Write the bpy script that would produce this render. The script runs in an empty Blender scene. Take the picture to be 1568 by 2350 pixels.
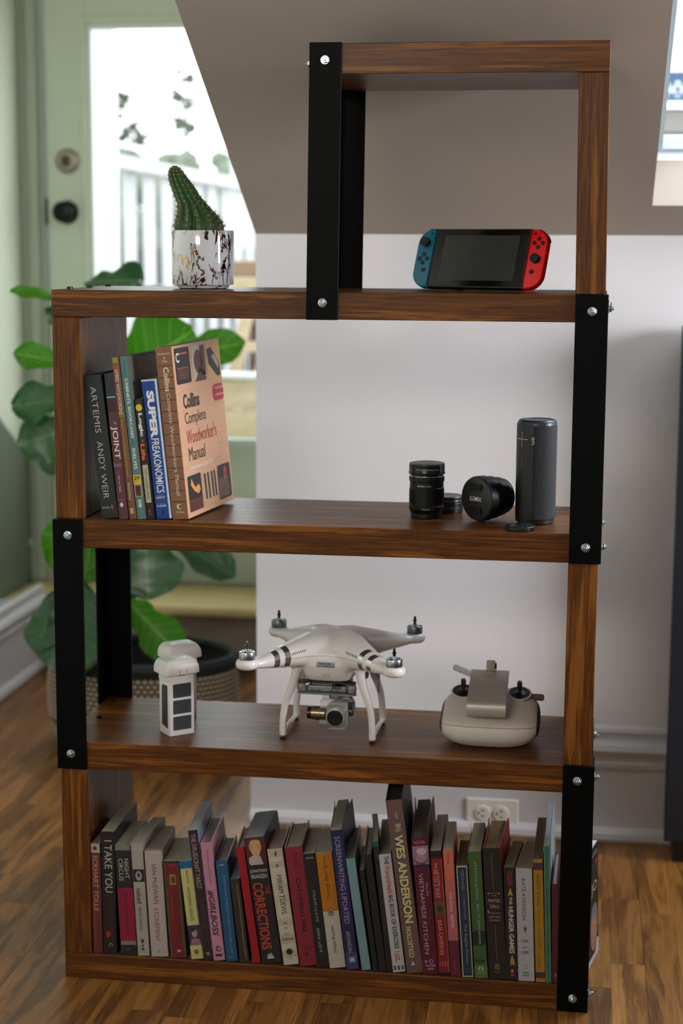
import bpy, bmesh, math, random
from mathutils import Vector, Matrix
R_ = random.Random(7)
PI = math.pi
SC = bpy.context.scene
COL = SC.collection

# ---------------------------------------------------------------- camera
cam = bpy.data.objects.new('camera', bpy.data.cameras.new('camera'))
COL.objects.link(cam)
_R = Vector((0.98988897, 0.14174142, 0.00540314))
_U = Vector((-0.02737317, 0.15351446, 0.98776719))
_F = Vector((-0.13917806, 0.97792775, -0.15584219))
cam.matrix_world = Matrix(((_R.x, _U.x, -_F.x, 0.84169), (_R.y, _U.y, -_F.y, -2.60999), (_R.z, _U.z, -_F.z, 1.22953), (0, 0, 0, 1)))
cam.data.sensor_fit = 'VERTICAL'
cam.data.sensor_height = 36.0
cam.data.sensor_width = 24.0
cam.data.lens = 3857.41581 / 2350 * 36
cam.data.clip_start = 0.05
cam.data.clip_end = 200
cam.data.dof.use_dof = True
cam.data.dof.focus_distance = 2.62
cam.data.dof.aperture_fstop = 3.2
SC.camera = cam

# ---------------------------------------------------------------- world, lights, exposure
w = bpy.data.worlds.new('sky'); SC.world = w; w.use_nodes = True
bg = w.node_tree.nodes['Background']
bg.inputs[0].default_value = (0.90, 0.95, 1.0, 1)
bg.inputs[1].default_value = 4.5
def area(name, loc, target, sx, sy, power, color):
    l = bpy.data.lights.new(name, 'AREA'); l.shape = 'RECTANGLE'; l.size = sx; l.size_y = sy
    l.energy = power; l.color = color
    o = bpy.data.objects.new(name, l); COL.objects.link(o); o.location = loc
    o.rotation_euler = (Vector(target) - Vector(loc)).to_track_quat('-Z', 'Y').to_euler()
    return o
area('window_light_right', (3.54, -0.25, 1.45), (0.4, 0.3, 0.9), 1.3, 1.0, 165, (0.93, 0.965, 1.0))
area('window_light_rear', (-0.5, -4.35, 2.15), (0.2, 0.3, 1.0), 1.6, 0.45, 52, (1.0, 0.94, 0.84))
area('skylight_daylight', (1.75, 1.25, 2.95), (1.35, 0.3, 1.5), 1.1, 0.9, 100, (0.62, 0.80, 1.0))
SC.view_settings.view_transform = 'Standard'
SC.view_settings.look = 'None'
SC.view_settings.gamma = 1.0
SC.view_settings.use_curve_mapping = False
SC.view_settings.exposure = 0.0
try:
    SC.cycles.use_denoising = True
    SC.cycles.max_bounces = 7
    SC.cycles.transparent_max_bounces = 12
    SC.cycles.sample_clamp_indirect = 4
except Exception:
    pass

# ---------------------------------------------------------------- materials
def lin(c):
    r = []
    for v in c[:3]:
        v = v / 255.0
        r.append(v / 12.92 if v <= 0.04045 else ((v + 0.055) / 1.055) ** 2.4)
    return (r[0], r[1], r[2], 1)
MATS = {}
def mat(col, rough=0.6, metal=0.0, bump=0.0, bscale=300, spec=0.5, coat=0.0, var=0.0, vscale=8, key=None):
    k = key or (tuple(col), rough, metal, bump, bscale, spec, coat, var, vscale)
    if k in MATS: return MATS[k]
    m = bpy.data.materials.new('surface'); m.use_nodes = True
    nt = m.node_tree; b = nt.nodes['Principled BSDF']
    b.inputs['Base Color'].default_value = lin(col)
    b.inputs['Roughness'].default_value = rough
    b.inputs['Metallic'].default_value = metal
    b.inputs['Specular IOR Level'].default_value = spec
    b.inputs['Coat Weight'].default_value = coat
    b.inputs['Coat Roughness'].default_value = 0.08
    tc = None
    if bump or var:
        tc = nt.nodes.new('ShaderNodeTexCoord')
    if bump:
        n = nt.nodes.new('ShaderNodeTexNoise'); n.inputs['Scale'].default_value = bscale; n.inputs['Detail'].default_value = 3
        nt.links.new(tc.outputs['Object'], n.inputs['Vector'])
        bp = nt.nodes.new('ShaderNodeBump'); bp.inputs['Strength'].default_value = bump; bp.inputs['Distance'].default_value = 0.001
        nt.links.new(n.outputs['Fac'], bp.inputs['Height']); nt.links.new(bp.outputs['Normal'], b.inputs['Normal'])
    if var:
        n = nt.nodes.new('ShaderNodeTexNoise'); n.inputs['Scale'].default_value = vscale; n.inputs['Detail'].default_value = 4
        nt.links.new(tc.outputs['Object'], n.inputs['Vector'])
        r = nt.nodes.new('ShaderNodeValToRGB')
        c = lin(col); r.color_ramp.elements[0].position = 0.3; r.color_ramp.elements[1].position = 0.7
        r.color_ramp.elements[0].color = tuple(x * (1 - var) for x in c[:3]) + (1,)
        r.color_ramp.elements[1].color = tuple(min(1, x * (1 + var)) for x in c[:3]) + (1,)
        nt.links.new(n.outputs['Fac'], r.inputs['Fac']); nt.links.new(r.outputs['Color'], b.inputs['Base Color'])
    MATS[k] = m
    return m
def wood(key, cols, scale, fine, rough=0.4, bump=0.15, tint=0.0, bands=0.0, spec=0.5):
    """procedural wood: grain runs along the axis whose scale is small"""
    if key in MATS: return MATS[key]
    m = bpy.data.materials.new(key); m.use_nodes = True
    nt = m.node_tree; N = nt.nodes; L = nt.links; b = N['Principled BSDF']
    b.inputs['Roughness'].default_value = rough
    b.inputs['Specular IOR Level'].default_value = spec
    tc = N.new('ShaderNodeTexCoord'); oi = N.new('ShaderNodeObjectInfo')
    sc = N.new('ShaderNodeVectorMath'); sc.operation = 'SCALE'; sc.inputs[0].default_value = (13.1, 7.7, 9.3)
    L.new(oi.outputs['Random'], sc.inputs['Scale'])
    ad = N.new('ShaderNodeVectorMath'); ad.operation = 'ADD'
    L.new(tc.outputs['Object'], ad.inputs[0]); L.new(sc.outputs[0], ad.inputs[1])
    def noise(s, det, dist, rg=0.6):
        mp = N.new('ShaderNodeMapping'); mp.inputs['Scale'].default_value = s; L.new(ad.outputs[0], mp.inputs['Vector'])
        n = N.new('ShaderNodeTexNoise'); n.inputs['Scale'].default_value = 1; n.inputs['Detail'].default_value = det
        n.inputs['Distortion'].default_value = dist; n.inputs['Roughness'].default_value = rg
        L.new(mp.outputs[0], n.inputs['Vector']); return n
    n1 = noise(scale, 4, 0.6); n2 = noise(fine, 3, 0.15, 0.7)
    s = N.new('ShaderNodeMath'); s.operation = 'MULTIPLY_ADD'; s.inputs[1].default_value = 0.45
    L.new(n2.outputs['Fac'], s.inputs[0])
    s1 = N.new('ShaderNodeMath'); s1.operation = 'MULTIPLY'; s1.inputs[1].default_value = 0.55
    src = n1.outputs['Fac']
    if bands:
        sn = N.new('ShaderNodeMath'); sn.operation = 'MULTIPLY'; sn.inputs[1].default_value = bands; L.new(src, sn.inputs[0])
        si = N.new('ShaderNodeMath'); si.operation = 'SINE'; L.new(sn.outputs[0], si.inputs[0])
        ma = N.new('ShaderNodeMath'); ma.operation = 'MULTIPLY_ADD'; ma.inputs[1].default_value = 0.14; L.new(si.outputs[0], ma.inputs[0]); L.new(src, ma.inputs[2])
        src = ma.outputs[0]
    L.new(src, s1.inputs[0]); L.new(s1.outputs[0], s.inputs[2])
    r = N.new('ShaderNodeValToRGB'); e = r.color_ramp.elements
    e[0].position = 0.30; e[0].color = lin(cols[0]); e[1].position = 0.66; e[1].color = lin(cols[-1])
    for i, c in enumerate(cols[1:-1]):
        x = e.new(0.30 + 0.36 * (i + 1) / (len(cols) - 1)); x.color = lin(c)
    L.new(s.outputs[0], r.inputs['Fac'])
    out = r.outputs['Color']
    if tint:
        hs = N.new('ShaderNodeHueSaturation')
        mr = N.new('ShaderNodeMapRange'); mr.inputs['To Min'].default_value = 1 - tint; mr.inputs['To Max'].default_value = 1 + tint
        L.new(oi.outputs['Random'], mr.inputs['Value']); L.new(mr.outputs[0], hs.inputs['Value'])
        L.new(out, hs.inputs['Color']); out = hs.outputs['Color']
    L.new(out, b.inputs['Base Color'])
    bp = N.new('ShaderNodeBump'); bp.inputs['Strength'].default_value = bump; bp.inputs['Distance'].default_value = 0.0008
    L.new(s.outputs[0], bp.inputs['Height']); L.new(bp.outputs['Normal'], b.inputs['Normal'])
    MATS[key] = m
    return m
WC = [(42, 21, 5), (78, 42, 11), (104, 60, 18), (130, 80, 28)]
WOODX = wood('oiled_wood_lengthwise', WC, (3, 50, 60), (14, 420, 420), 0.37, 0.25, 0.06, 22, 0.22)
WOODZ = wood('oiled_wood_upright', WC, (60, 50, 3), (420, 420, 14), 0.37, 0.25, 0.06, 22, 0.22)
FLOORM = wood('parquet_strip', [(74, 44, 16), (108, 68, 28), (132, 86, 38), (152, 104, 50)], (22, 1.9, 20), (420, 12, 400), 0.36, 0.12, 0.24, 26)
LANDM = wood('pale_step_wood', [(196, 168, 108), (220, 196, 138), (234, 214, 164)], (2, 24, 20), (9, 300, 300), 0.4, 0.1)
DECKM = wood('weathered_deck_wood', [(178, 150, 122), (202, 176, 148), (214, 194, 168)], (2, 20, 20), (9, 200, 200), 0.8, 0.2, 0.05)
FENCEM = wood('bleached_fence_wood', [(146, 150, 154), (178, 180, 184), (198, 200, 204)], (20, 20, 2), (160, 160, 9), 0.85, 0.2, 0.06)
WALLM = mat((226, 221, 225), 0.75, bump=0.25, bscale=90, var=0.02, vscale=3)
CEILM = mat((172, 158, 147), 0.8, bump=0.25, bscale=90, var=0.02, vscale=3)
TRIMM = mat((205, 202, 206), 0.42, bump=0.12, bscale=60)
GREENM = mat((208, 222, 198), 0.5, bump=0.1, bscale=40)
GREENW = mat((232, 238, 218), 0.55, bump=0.1, bscale=40)
STEEL = mat((3, 4, 5), 0.5, metal=0.0, spec=0.08, bump=0.08, bscale=60, var=0.25, vscale=30)
ZINC = mat((170, 185, 190), 0.22, metal=1.0)
BLACKM = mat((12, 12, 14), 0.4)
PAPER = None
def pages_mat(col=(178, 168, 150)):
    k = ('pages', col)
    if k in MATS: return MATS[k]
    m = bpy.data.materials.new('page_block'); m.use_nodes = True
    nt = m.node_tree; b = nt.nodes['Principled BSDF']; b.inputs['Roughness'].default_value = 0.9
    tc = nt.nodes.new('ShaderNodeTexCoord'); mp = nt.nodes.new('ShaderNodeMapping'); mp.inputs['Scale'].default_value = (900, 6, 6)
    n = nt.nodes.new('ShaderNodeTexNoise'); n.inputs['Scale'].default_value = 1; n.inputs['Detail'].default_value = 2
    nt.links.new(tc.outputs['Object'], mp.inputs[0]); nt.links.new(mp.outputs[0], n.inputs['Vector'])
    r = nt.nodes.new('ShaderNodeValToRGB'); c = lin(col)
    r.color_ramp.elements[0].position = 0.35; r.color_ramp.elements[1].position = 0.65
    r.color_ramp.elements[0].color = tuple(x * 0.72 for x in c[:3]) + (1,); r.color_ramp.elements[1].color = c
    nt.links.new(n.outputs['Fac'], r.inputs['Fac']); nt.links.new(r.outputs['Color'], b.inputs['Base Color'])
    MATS[k] = m
    return m

# ---------------------------------------------------------------- mesh helpers
def NB(): return bmesh.new()
def abox(bm, x0, x1, y0, y1, z0, z1, bev=0.0, seg=1, M=None):
    vs = [bm.verts.new(c) for c in ((x0,y0,z0),(x1,y0,z0),(x1,y1,z0),(x0,y1,z0),(x0,y0,z1),(x1,y0,z1),(x1,y1,z1),(x0,y1,z1))]
    fs = [bm.faces.new([vs[i] for i in q]) for q in ((0,3,2,1),(4,5,6,7),(0,1,5,4),(1,2,6,5),(2,3,7,6),(3,0,4,7))]
    if bev:
        es = list({e for f in fs for e in f.edges})
        r = bmesh.ops.bevel(bm, geom=es, offset=bev, offset_type='OFFSET', segments=seg, profile=0.5, affect='EDGES')
        vs = list({v for f in r['faces'] for v in f.verts} | {v for v in vs if v.is_valid})
    if M is not None:
        for v in vs: v.co = M @ v.co
    return bm
def lathe(bm, prof, seg=32, M=None, cap=True):
    rings = []
    for r, z in prof:
        ring = [bm.verts.new((r * math.cos(2*PI*i/seg), r * math.sin(2*PI*i/seg), z)) for i in range(seg)]
        rings.append(ring)
    for a, b in zip(rings, rings[1:]):
        for i in range(seg):
            bm.faces.new((a[i], a[(i+1) % seg], b[(i+1) % seg], b[i]))
    if cap:
        bm.faces.new(list(reversed(rings[0]))); bm.faces.new(rings[-1])
    if M is not None:
        for ring in rings:
            for v in ring: v.co = M @ v.co
    return bm
def tube(bm, pts, rads, seg=10, sx=1.0):
    """round tube along points; rads one number or one for each point"""
    pts = [Vector(p) for p in pts]; n = len(pts)
    if not hasattr(rads, '__len__'): rads = [rads] * n
    rings = []; up = None
    for i, p in enumerate(pts):
        t = (pts[min(i+1, n-1)] - pts[max(i-1, 0)]).normalized()
        if up is None:
            a = Vector((0, 0, 1)) if abs(t.z) < 0.9 else Vector((0, 1, 0))
        else: a = up
        s = t.cross(a).normalized(); u = s.cross(t).normalized(); up = u
        rings.append([bm.verts.new(p + (s * math.cos(2*PI*k/seg) * sx + u * math.sin(2*PI*k/seg)) * rads[i]) for k in range(seg)])
    for a, b in zip(rings, rings[1:]):
        for k in range(seg): bm.faces.new((a[k], a[(k+1) % seg], b[(k+1) % seg], b[k]))
    bm.faces.new(list(reversed(rings[0]))); bm.faces.new(rings[-1])
    return bm
def smooth_path(pts, n=6):
    """Catmull-Rom through pts"""
    P = [Vector(p) for p in pts]; P = [P[0]*2 - P[1]] + P + [P[-1]*2 - P[-2]]
    out = []
    for i in range(1, len(P)-2):
        for k in range(n):
            t = k / n
            out.append(0.5 * ((2*P[i]) + (P[i+1]-P[i-1])*t + (2*P[i-1]-5*P[i]+4*P[i+1]-P[i+2])*t*t + (3*P[i]-P[i-1]-3*P[i+1]+P[i+2])*t**3))
    out.append(P[-2]); return out
def prism(bm, poly, a0, a1, axis='x'):
    """poly in the two other axes, extruded from a0 to a1"""
    def c(a, p):
        return {'x': (a, p[0], p[1]), 'y': (p[0], a, p[1]), 'z': (p[0], p[1], a)}[axis]
    A = [bm.verts.new(c(a0, p)) for p in poly]; B = [bm.verts.new(c(a1, p)) for p in poly]
    n = len(poly)
    for i in range(n): bm.faces.new((A[i], A[(i+1) % n], B[(i+1) % n], B[i]))
    bm.faces.new(list(reversed(A))); bm.faces.new(B)
    bmesh.ops.recalc_face_normals(bm, faces=bm.faces[:])
    return bm
def obj(name, bm, m, parent=None, smooth=False, label=None, angle=None):
    me = bpy.data.meshes.new(name); bm.normal_update(); bm.to_mesh(me); bm.free()
    me.materials.append(m)
    if smooth:
        me.polygons.foreach_set('use_smooth', [True] * len(me.polygons))
        if angle is not None:
            try: me.set_sharp_from_angle(angle=math.radians(angle))
            except Exception: pass
    o = bpy.data.objects.new(name, me); COL.objects.link(o)
    if parent is not None: o.parent = parent
    if label: o['label'] = label
    return o
def tag(o, label, cat, group=None, kind=None):
    if kind: o['kind'] = kind
    if label: o['label'] = label
    if cat: o['category'] = cat
    if group: o['group'] = group
    return o
def thing(name, label, cat, loc=(0,0,0), rot=(0,0,0), group=None, kind=None):
    o = bpy.data.objects.new(name, None); COL.objects.link(o); o.empty_display_size = 0.05
    o.location = loc; o.rotation_euler = rot
    return tag(o, label, cat, group, kind)
def struct(name, bm, m, parent=None, label=None, smooth=False):
    o = obj(name, bm, m, parent, smooth, angle=40)
    if parent is None:
        o['kind'] = 'structure'; o['label'] = label or name.replace('_', ' '); o['category'] = name.split('_')[0]
    return o
TXT = {}
def text_geo(s, bold, shear):
    k = (s, bold, shear)
    if k in TXT: return TXT[k]
    cu = bpy.data.curves.new('lettering', 'FONT'); cu.body = s; cu.resolution_u = 3; cu.offset = bold; cu.shear = shear
    cu.fill_mode = 'FRONT'; cu.extrude = 0
    o = bpy.data.objects.new('lettering', cu)
    me = bpy.data.meshes.new_from_object(o)
    V = [v.co.copy() for v in me.vertices]; Fc = [tuple(p.vertices) for p in me.polygons]
    bpy.data.objects.remove(o); bpy.data.curves.remove(cu); bpy.data.meshes.remove(me)
    if not V: V = [Vector((0,0,0)), Vector((1,0,0)), Vector((0,1,0))]; Fc = [(0,1,2)]
    x0 = min(v.x for v in V); x1 = max(v.x for v in V); y0 = min(v.y for v in V); y1 = max(v.y for v in V)
    V = [((v.x-x0)/max(1e-6, x1-x0), (v.y-y0)/max(1e-6, y1-y0)) for v in V]
    TXT[k] = (V, Fc, (x1-x0)/max(1e-6, y1-y0)); return TXT[k]
def text(bm, s, O, X, Y, bold=0.0, shear=0.0, wrap=None):
    """letters fill the box spanned by X (reading direction) and Y (letter height) from O"""
    V, Fc, _ = text_geo(s, bold, shear)
    O = Vector(O); X = Vector(X); Y = Vector(Y)
    vs = [bm.verts.new(wrap(a, b) if wrap else O + X*a + Y*b) for a, b in V]
    for f in Fc:
        try: bm.faces.new([vs[i] for i in f])
        except Exception: pass
    return bm
def setp(o, **kw):
    for k, v in kw.items(): o[k] = v
    return o

# ---------------------------------------------------------------- room shell
XL, YW, YD = 0.172, 0.823, 2.374           # left end of knee wall, knee wall plane, door wall plane
ZK, SL = 1.2551, 1.84                      # knee wall height, run of the slope for each metre of rise
bm = NB(); abox(bm, -1.2, 3.8, -4.6, 2.8, -0.08, -0.0016)
floor = struct('floor', bm, mat((40, 26, 14), 0.6), label='floor of narrow oiled walnut coloured parquet strips')
RP = random.Random(3)
proto = {}
cnt = 0
pitch = 0.0597; k0 = int((-1.0 - 0.9790) / pitch)
for k in range(k0, 8):
    x0 = 0.9790 + (k-1) * pitch
    yend = 2.05 if x0 < 0.12 else 0.82
    if x0 < -0.76: continue
    y = -0.95 - RP.random() * 0.3
    while y < yend:
        ln = RP.choice((0.30, 0.40, 0.50, 0.62))
        gap = 0.0006
        if ln not in proto:
            b2 = NB(); abox(b2, 0.00015, pitch - 0.00015, 0.00015, ln - 0.00015, -0.0014, 0.0)
            o = obj('plank', b2, FLOORM, floor); proto[ln] = o.data
        else:
            o = bpy.data.objects.new('plank', proto[ln]); COL.objects.link(o); o.parent = floor
        o.location = (x0, y, 0.0)
        if k % 3 == 0: o.scale.x = 0.99
        cnt += 1; y += ln
bm = NB(); abox(bm, XL, 1.95, YW, YW+0.12, 0, ZK); abox(bm, XL, XL+0.12, YW+0.12, YD+0.1, 0, 2.45)
bm2 = struct('wall_back', bm, WALLM, label='low knee wall painted warm white behind the bookcase')
# sloped ceiling with the skylight well
n_up = Vector((0, SL, 1)).normalized()   # outward normal of the slope plane (away from the room)
s_up = Vector((0, -SL, 1)).normalized()  # up along the slope
n_up = Vector((0, 1, SL)).normalized()
P0 = Vector((0, YW, ZK))
def sp(x, s, d=0.0): return Vector((x, 0, 0)) + P0 + s_up * s + n_up * d
SMAX = 2.43; WX0, WX1, WS0, WS1 = 0.9675, 1.72, 0.117, 1.25
def slab(bm, x0, x1, s0, s1, d0, d1):
    vs = [bm.verts.new(sp(x, s, d)) for d in (d0, d1) for (x, s) in ((x0,s0),(x1,s0),(x1,s1),(x0,s1))]
    for q in ((0,1,2,3),(7,6,5,4),(0,4,5,1),(1,5,6,2),(2,6,7,3),(3,7,4,0)): bm.faces.new([vs[i] for i in q])
bm = NB()
slab(bm, XL, WX0, 0, SMAX, 0, 0.1); slab(bm, WX1, 3.7, 0, SMAX, 0, 0.1)
slab(bm, WX0, WX1, 0, WS0, 0, 0.1); slab(bm, WX0, WX1, WS1, SMAX, 0, 0.1)
abox(bm, -0.95, XL, -1.2, 2.8, 2.42, 2.5); abox(bm, -0.95, 3.7, -4.5, -1.2, 2.42, 2.5)
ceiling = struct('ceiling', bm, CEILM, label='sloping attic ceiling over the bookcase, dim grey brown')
# skylight: frame, sash, glass
sky = thing('window_1', 'skylight in the sloped ceiling at right edge, white well and pale frame', 'window', kind='structure')
bm = NB()
slab(bm, WX0-0.02, WX0-0.0005, WS0-0.03, WS1+0.02, 0.1, 0.135); slab(bm, WX1+0.0005, WX1+0.02, WS0-0.03, WS1+0.02, 0.1, 0.135)
slab(bm, WX0-0.02, WX1+0.02, WS0-0.03, WS0-0.0005, 0.1, 0.118)
obj('well_lining', bm, mat((232, 232, 236), 0.5), sky)
bm = NB(); slab(bm, WX0, WX0+0.017, WS0, WS1, 0.118, 0.15); slab(bm, WX1-0.03, WX1, WS0, WS1, 0.118, 0.15)
slab(bm, WX0+0.018, WX1-0.03, WS0, WS0+0.012, 0.118, 0.15); slab(bm, WX0+0.018, WX1-0.03, WS1-0.03, WS1, 0.118, 0.15)
obj('window_frame', bm, mat((168, 184, 196), 0.4), sky)  # white frame, its bluish shade put into the colour
def glass_mat():
    if 'glass' in MATS: return MATS['glass']
    m = bpy.data.materials.new('clear_pane'); m.use_nodes = True; nt = m.node_tree
    nt.nodes.remove(nt.nodes['Principled BSDF']); out = nt.nodes['Material Output']
    t = nt.nodes.new('ShaderNodeBsdfTransparent'); g = nt.nodes.new('ShaderNodeBsdfGlossy'); g.inputs['Roughness'].default_value = 0.02
    t.inputs[0].default_value = (0.96, 0.98, 0.97, 1)
    mx = nt.nodes.new('ShaderNodeMixShader'); mx.inputs[0].default_value = 0.05
    nt.links.new(t.outputs[0], mx.inputs[1]); nt.links.new(g.outputs[0], mx.inputs[2]); nt.links.new(mx.outputs[0], out.inputs[0])
    MATS['glass'] = m; return m
bm = NB(); slab(bm, WX0+0.017, WX1-0.03, WS0+0.012, WS1-0.03, 0.132, 0.136); obj('window_pane', bm, glass_mat(), sky)
# other walls
bm = NB(); abox(bm, -1.0, -0.85, -4.5, 2.8, 0, 2.45); struct('wall_left', bm, GREENW, label='pale green wall along the left side')
bm = NB(); abox(bm, -0.85, 3.7, -4.6, -4.5, 0, 2.45); struct('wall_front', bm, WALLM, label='wall behind the camera')
bm = NB(); abox(bm, 3.6, 3.7, -4.5, YW+0.12, 0, 2.45); struct('wall_right', bm, WALLM, label='wall outside the frame on the right')
bm = NB(); abox(bm, 1.95, 3.6, YW, YW+0.12, 0, ZK); struct('wall_back_right', bm, WALLM, label='rest of the knee wall on the right')
# baseboard with mouldings (y outwards is negative)
prof = [(0.0, 0), (-0.018, 0), (-0.023, 0.008), (-0.022, 0.020), (-0.016, 0.029), (-0.009, 0.031), (-0.009, 0.156), (-0.014, 0.160), (-0.016, 0.170),
        (-0.012, 0.176), (-0.012, 0.184), (-0.020, 0.190), (-0.026, 0.200), (-0.022, 0.212), (-0.012, 0.217), (-0.010, 0.222), (-0.010, 0.232), (-0.014, 0.237), (-0.012, 0.245), (-0.004, 0.249), (0.0, 0.249)]
bm = NB(); prism(bm, [(YW + a, z) for a, z in prof], XL-0.012, 1.95, 'x'); struct('baseboard_back', bm, TRIMM, label='tall white moulded baseboard along the knee wall')
bm = NB(); prism(bm, [(-0.70 - 0.018 - a - 0.0, z) for a, z in prof][::-1], -4.4, 2.055, 'y')
bm2 = bm; bmesh.ops.recalc_face_normals(bm, faces=bm.faces[:])
abox(bm, -0.85, -0.7185, -4.4, 2.055, 0, 0.20); struct('baseboard_left', bm, TRIMM, label='white moulded baseboard ledge along the left wall')
# diagonal shade on the left wall, built as a sloping grey green panel
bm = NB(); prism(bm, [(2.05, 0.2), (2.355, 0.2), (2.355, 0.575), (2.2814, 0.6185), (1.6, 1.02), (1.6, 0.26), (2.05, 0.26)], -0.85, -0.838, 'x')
struct('trim_1', bm, mat((108, 118, 104), 0.5, bump=0.1, bscale=40), label='shaded lower part of the left wall, built as a sloping grey green panel')  # no real trim, stands in for the diagonal shade
# raised landing and riser under the door
bm = NB(); abox(bm, -0.849, XL-0.001, 2.12, YD, 0.0, 0.163); struct('trim_2', bm, mat((150, 136, 126), 0.7, bump=0.1), label='grey painted riser below the wooden landing')
bm = NB(); abox(bm, -0.837, XL-0.002, 2.06, YD-0.001, 0.163, 0.197, 0.014, 4)
struct('trim_3', bm, LANDM, label='thick pale wooden landing step with rounded nosing below the door', smooth=True)
# door wall and casing
bm = NB(); abox(bm, 0.0935, XL, YD-0.004, YD+0.12, 0.0, 2.42); abox(bm, -0.9, 0.06, YD, YD+0.12, 2.2, 2.45); abox(bm, -0.9, 0.06, YD+0.001, YD+0.12, 0.0, 0.198)
struct('wall_door', bm, GREENM, label='green painted wall around the garden door')
bm = NB(); abox(bm, -0.849, -0.826, YD-0.022, YD+0.1, 0.198, 2.3, 0.004, 2); abox(bm, -0.824, -0.79, YD-0.030, YD+0.1, 0.198, 2.3, 0.005, 2); abox(bm, -0.789, -0.776, YD-0.012, YD+0.1, 0.198, 2.3, 0.002)
struct('trim_4', bm, mat((170, 184, 164), 0.5), label='stepped grey green door casing at the left edge', smooth=True)
# door: stiles, rails, kickboard, glazing bead, glass, knob, deadbolt
door = thing('door_1', 'pale green glazed garden door with black knob, behind cactus and plant', 'door', (-0.768, YD, 0.2), kind='structure')
DX = 0.125
bm = NB(); abox(bm, 0, DX, 0, 0.045, 0, 1.98, 0.002); obj('stile', bm, GREENM, door)
bm = NB(); abox(bm, 0.78, 0.86, 0, 0.045, 0, 1.98, 0.002); obj('stile', bm, GREENM, door)
bm = NB(); abox(bm, DX, 0.78, 0, 0.045, 1.68, 1.98, 0.002); obj('top_rail', bm, GREENM, door)
bm = NB(); abox(bm, DX, 0.78, 0, 0.045, 0.0, 0.432, 0.002); obj('bottom_rail', bm, GREENM, door)
bm = NB(); abox(bm, 0.004, 0.85, -0.012, 0.0, 0.004, 0.12, 0.003); obj('kickboard', bm, mat((176, 186, 166), 0.5), door)
bm = NB()
abox(bm, DX, DX+0.014, 0.006, 0.04, 0.432, 1.68, 0.003); abox(bm, DX+0.014, 0.78, 0.006, 0.04, 0.432, 0.450, 0.004); abox(bm, DX+0.014, 0.78, 0.006, 0.04, 1.664, 1.68, 0.003)
obj('glazing_bead', bm, mat((226, 236, 230), 0.4), door)
bm = NB(); abox(bm, DX-0.02, DX-0.0005, -0.004, 0.0, 0.40, 1.70, 0.002); abox(bm, DX-0.0005, 0.79, -0.004, 0, 1.68, 1.70, 0.002); obj('raised_moulding', bm, GREENM, door)
bm = NB(); abox(bm, DX+0.012, 0.77, 0.018, 0.022, 0.44, 1.67); obj('glass_pane', bm, glass_mat(), door)
RX = Matrix.Rotation(PI/2, 4, 'X')
bm = NB(); lathe(bm, [(0.036, 0), (0.037, 0.004), (0.033, 0.008), (0.029, 0.009), (0.0285, 0.013), (0.012, 0.014)], 32, Matrix.Translation((0.063, 0, 1.279)) @ RX)
dbt = obj('deadbolt', bm, mat((150, 142, 128), 0.3, metal=0.9), door, True, angle=30)
bm = NB(); abox(bm, 0.052, 0.074, -0.030, -0.013, 1.264, 1.294, 0.004, 2); obj('thumb_turn', bm, mat((70, 68, 62), 0.3, metal=0.9), dbt)
bm = NB(); lathe(bm, [(0.034, 0), (0.035, 0.004), (0.030, 0.010), (0.014, 0.014), (0.012, 0.028), (0.022, 0.034), (0.031, 0.044), (0.031, 0.054), (0.024, 0.062), (0.010, 0.064)], 32, Matrix.Translation((0.060, 0, 1.128)) @ RX)
obj('door_knob', bm, mat((16, 18, 18), 0.25, metal=0.6), door, True, angle=40)
bm = NB(); abox(bm, -0.007, -0.001, -0.010, 0.002, 1.09, 1.17, 0.002); obj('strike_plate', bm, mat((25, 28, 26), 0.4, metal=0.6), door)
# bead chain of a roller blind
ch = thing('blind_chain', 'beaded roller blind chain hanging beside the door casing at left', 'chain', (-0.831, 2.33, 0.32))
bm = NB()
for i in range(140):
    for dx in (-0.004, 0.004):
        bmesh.ops.create_icosphere(bm, subdivisions=1, radius=0.0026, matrix=Matrix.Translation((dx, 0, 0.012 + i * 0.0118)))
obj('beads', bm, mat((150, 140, 118), 0.35, metal=0.3), ch)['kind'] = 'stuff'
bm = NB(); abox(bm, -0.007, 0.007, -0.004, 0.004, -0.01, 0.012, 0.003, 2); obj('chain_weight', bm, mat((190, 190, 180), 0.4), ch)

# wall outlet on the baseboard
ou = thing('wall_outlet', 'white double wall outlet mounted sideways on the baseboard behind the books', 'outlet', (0.680, YW-0.009, 0.0500))
OUTM = mat((226, 220, 212), 0.35)
bm = NB(); abox(bm, -0.055, 0.055, -0.006, 0, -0.031, 0.031, 0.003, 2); pl_ = obj('cover_plate', bm, OUTM, ou)
for sx in (-0.0195, 0.0195):
    bm = NB(); lathe(bm, [(0.0165, 0), (0.0165, 0.0025), (0.0150, 0.0035)], 24, Matrix.Translation((sx, -0.006, 0)) @ RX); s_ = obj('socket', bm, OUTM, ou, True, angle=30)
    bm = NB(); abox(bm, sx-0.004, sx+0.004, -0.0100, -0.0094, 0.0050, 0.0075); abox(bm, sx-0.004, sx+0.004, -0.0100, -0.0094, -0.0075, -0.0050)
    lathe(bm, [(0.0026, 0), (0.0026, 0.0005)], 10, Matrix.Translation((sx-0.009, -0.0094, 0)) @ RX); obj('slots', bm, BLACKM, s_)
bm = NB(); lathe(bm, [(0.003, 0), (0.0025, 0.001)], 12, Matrix.Translation((0, -0.006, 0)) @ RX); obj('screw', bm, mat((190, 185, 175), 0.3), ou)

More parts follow.
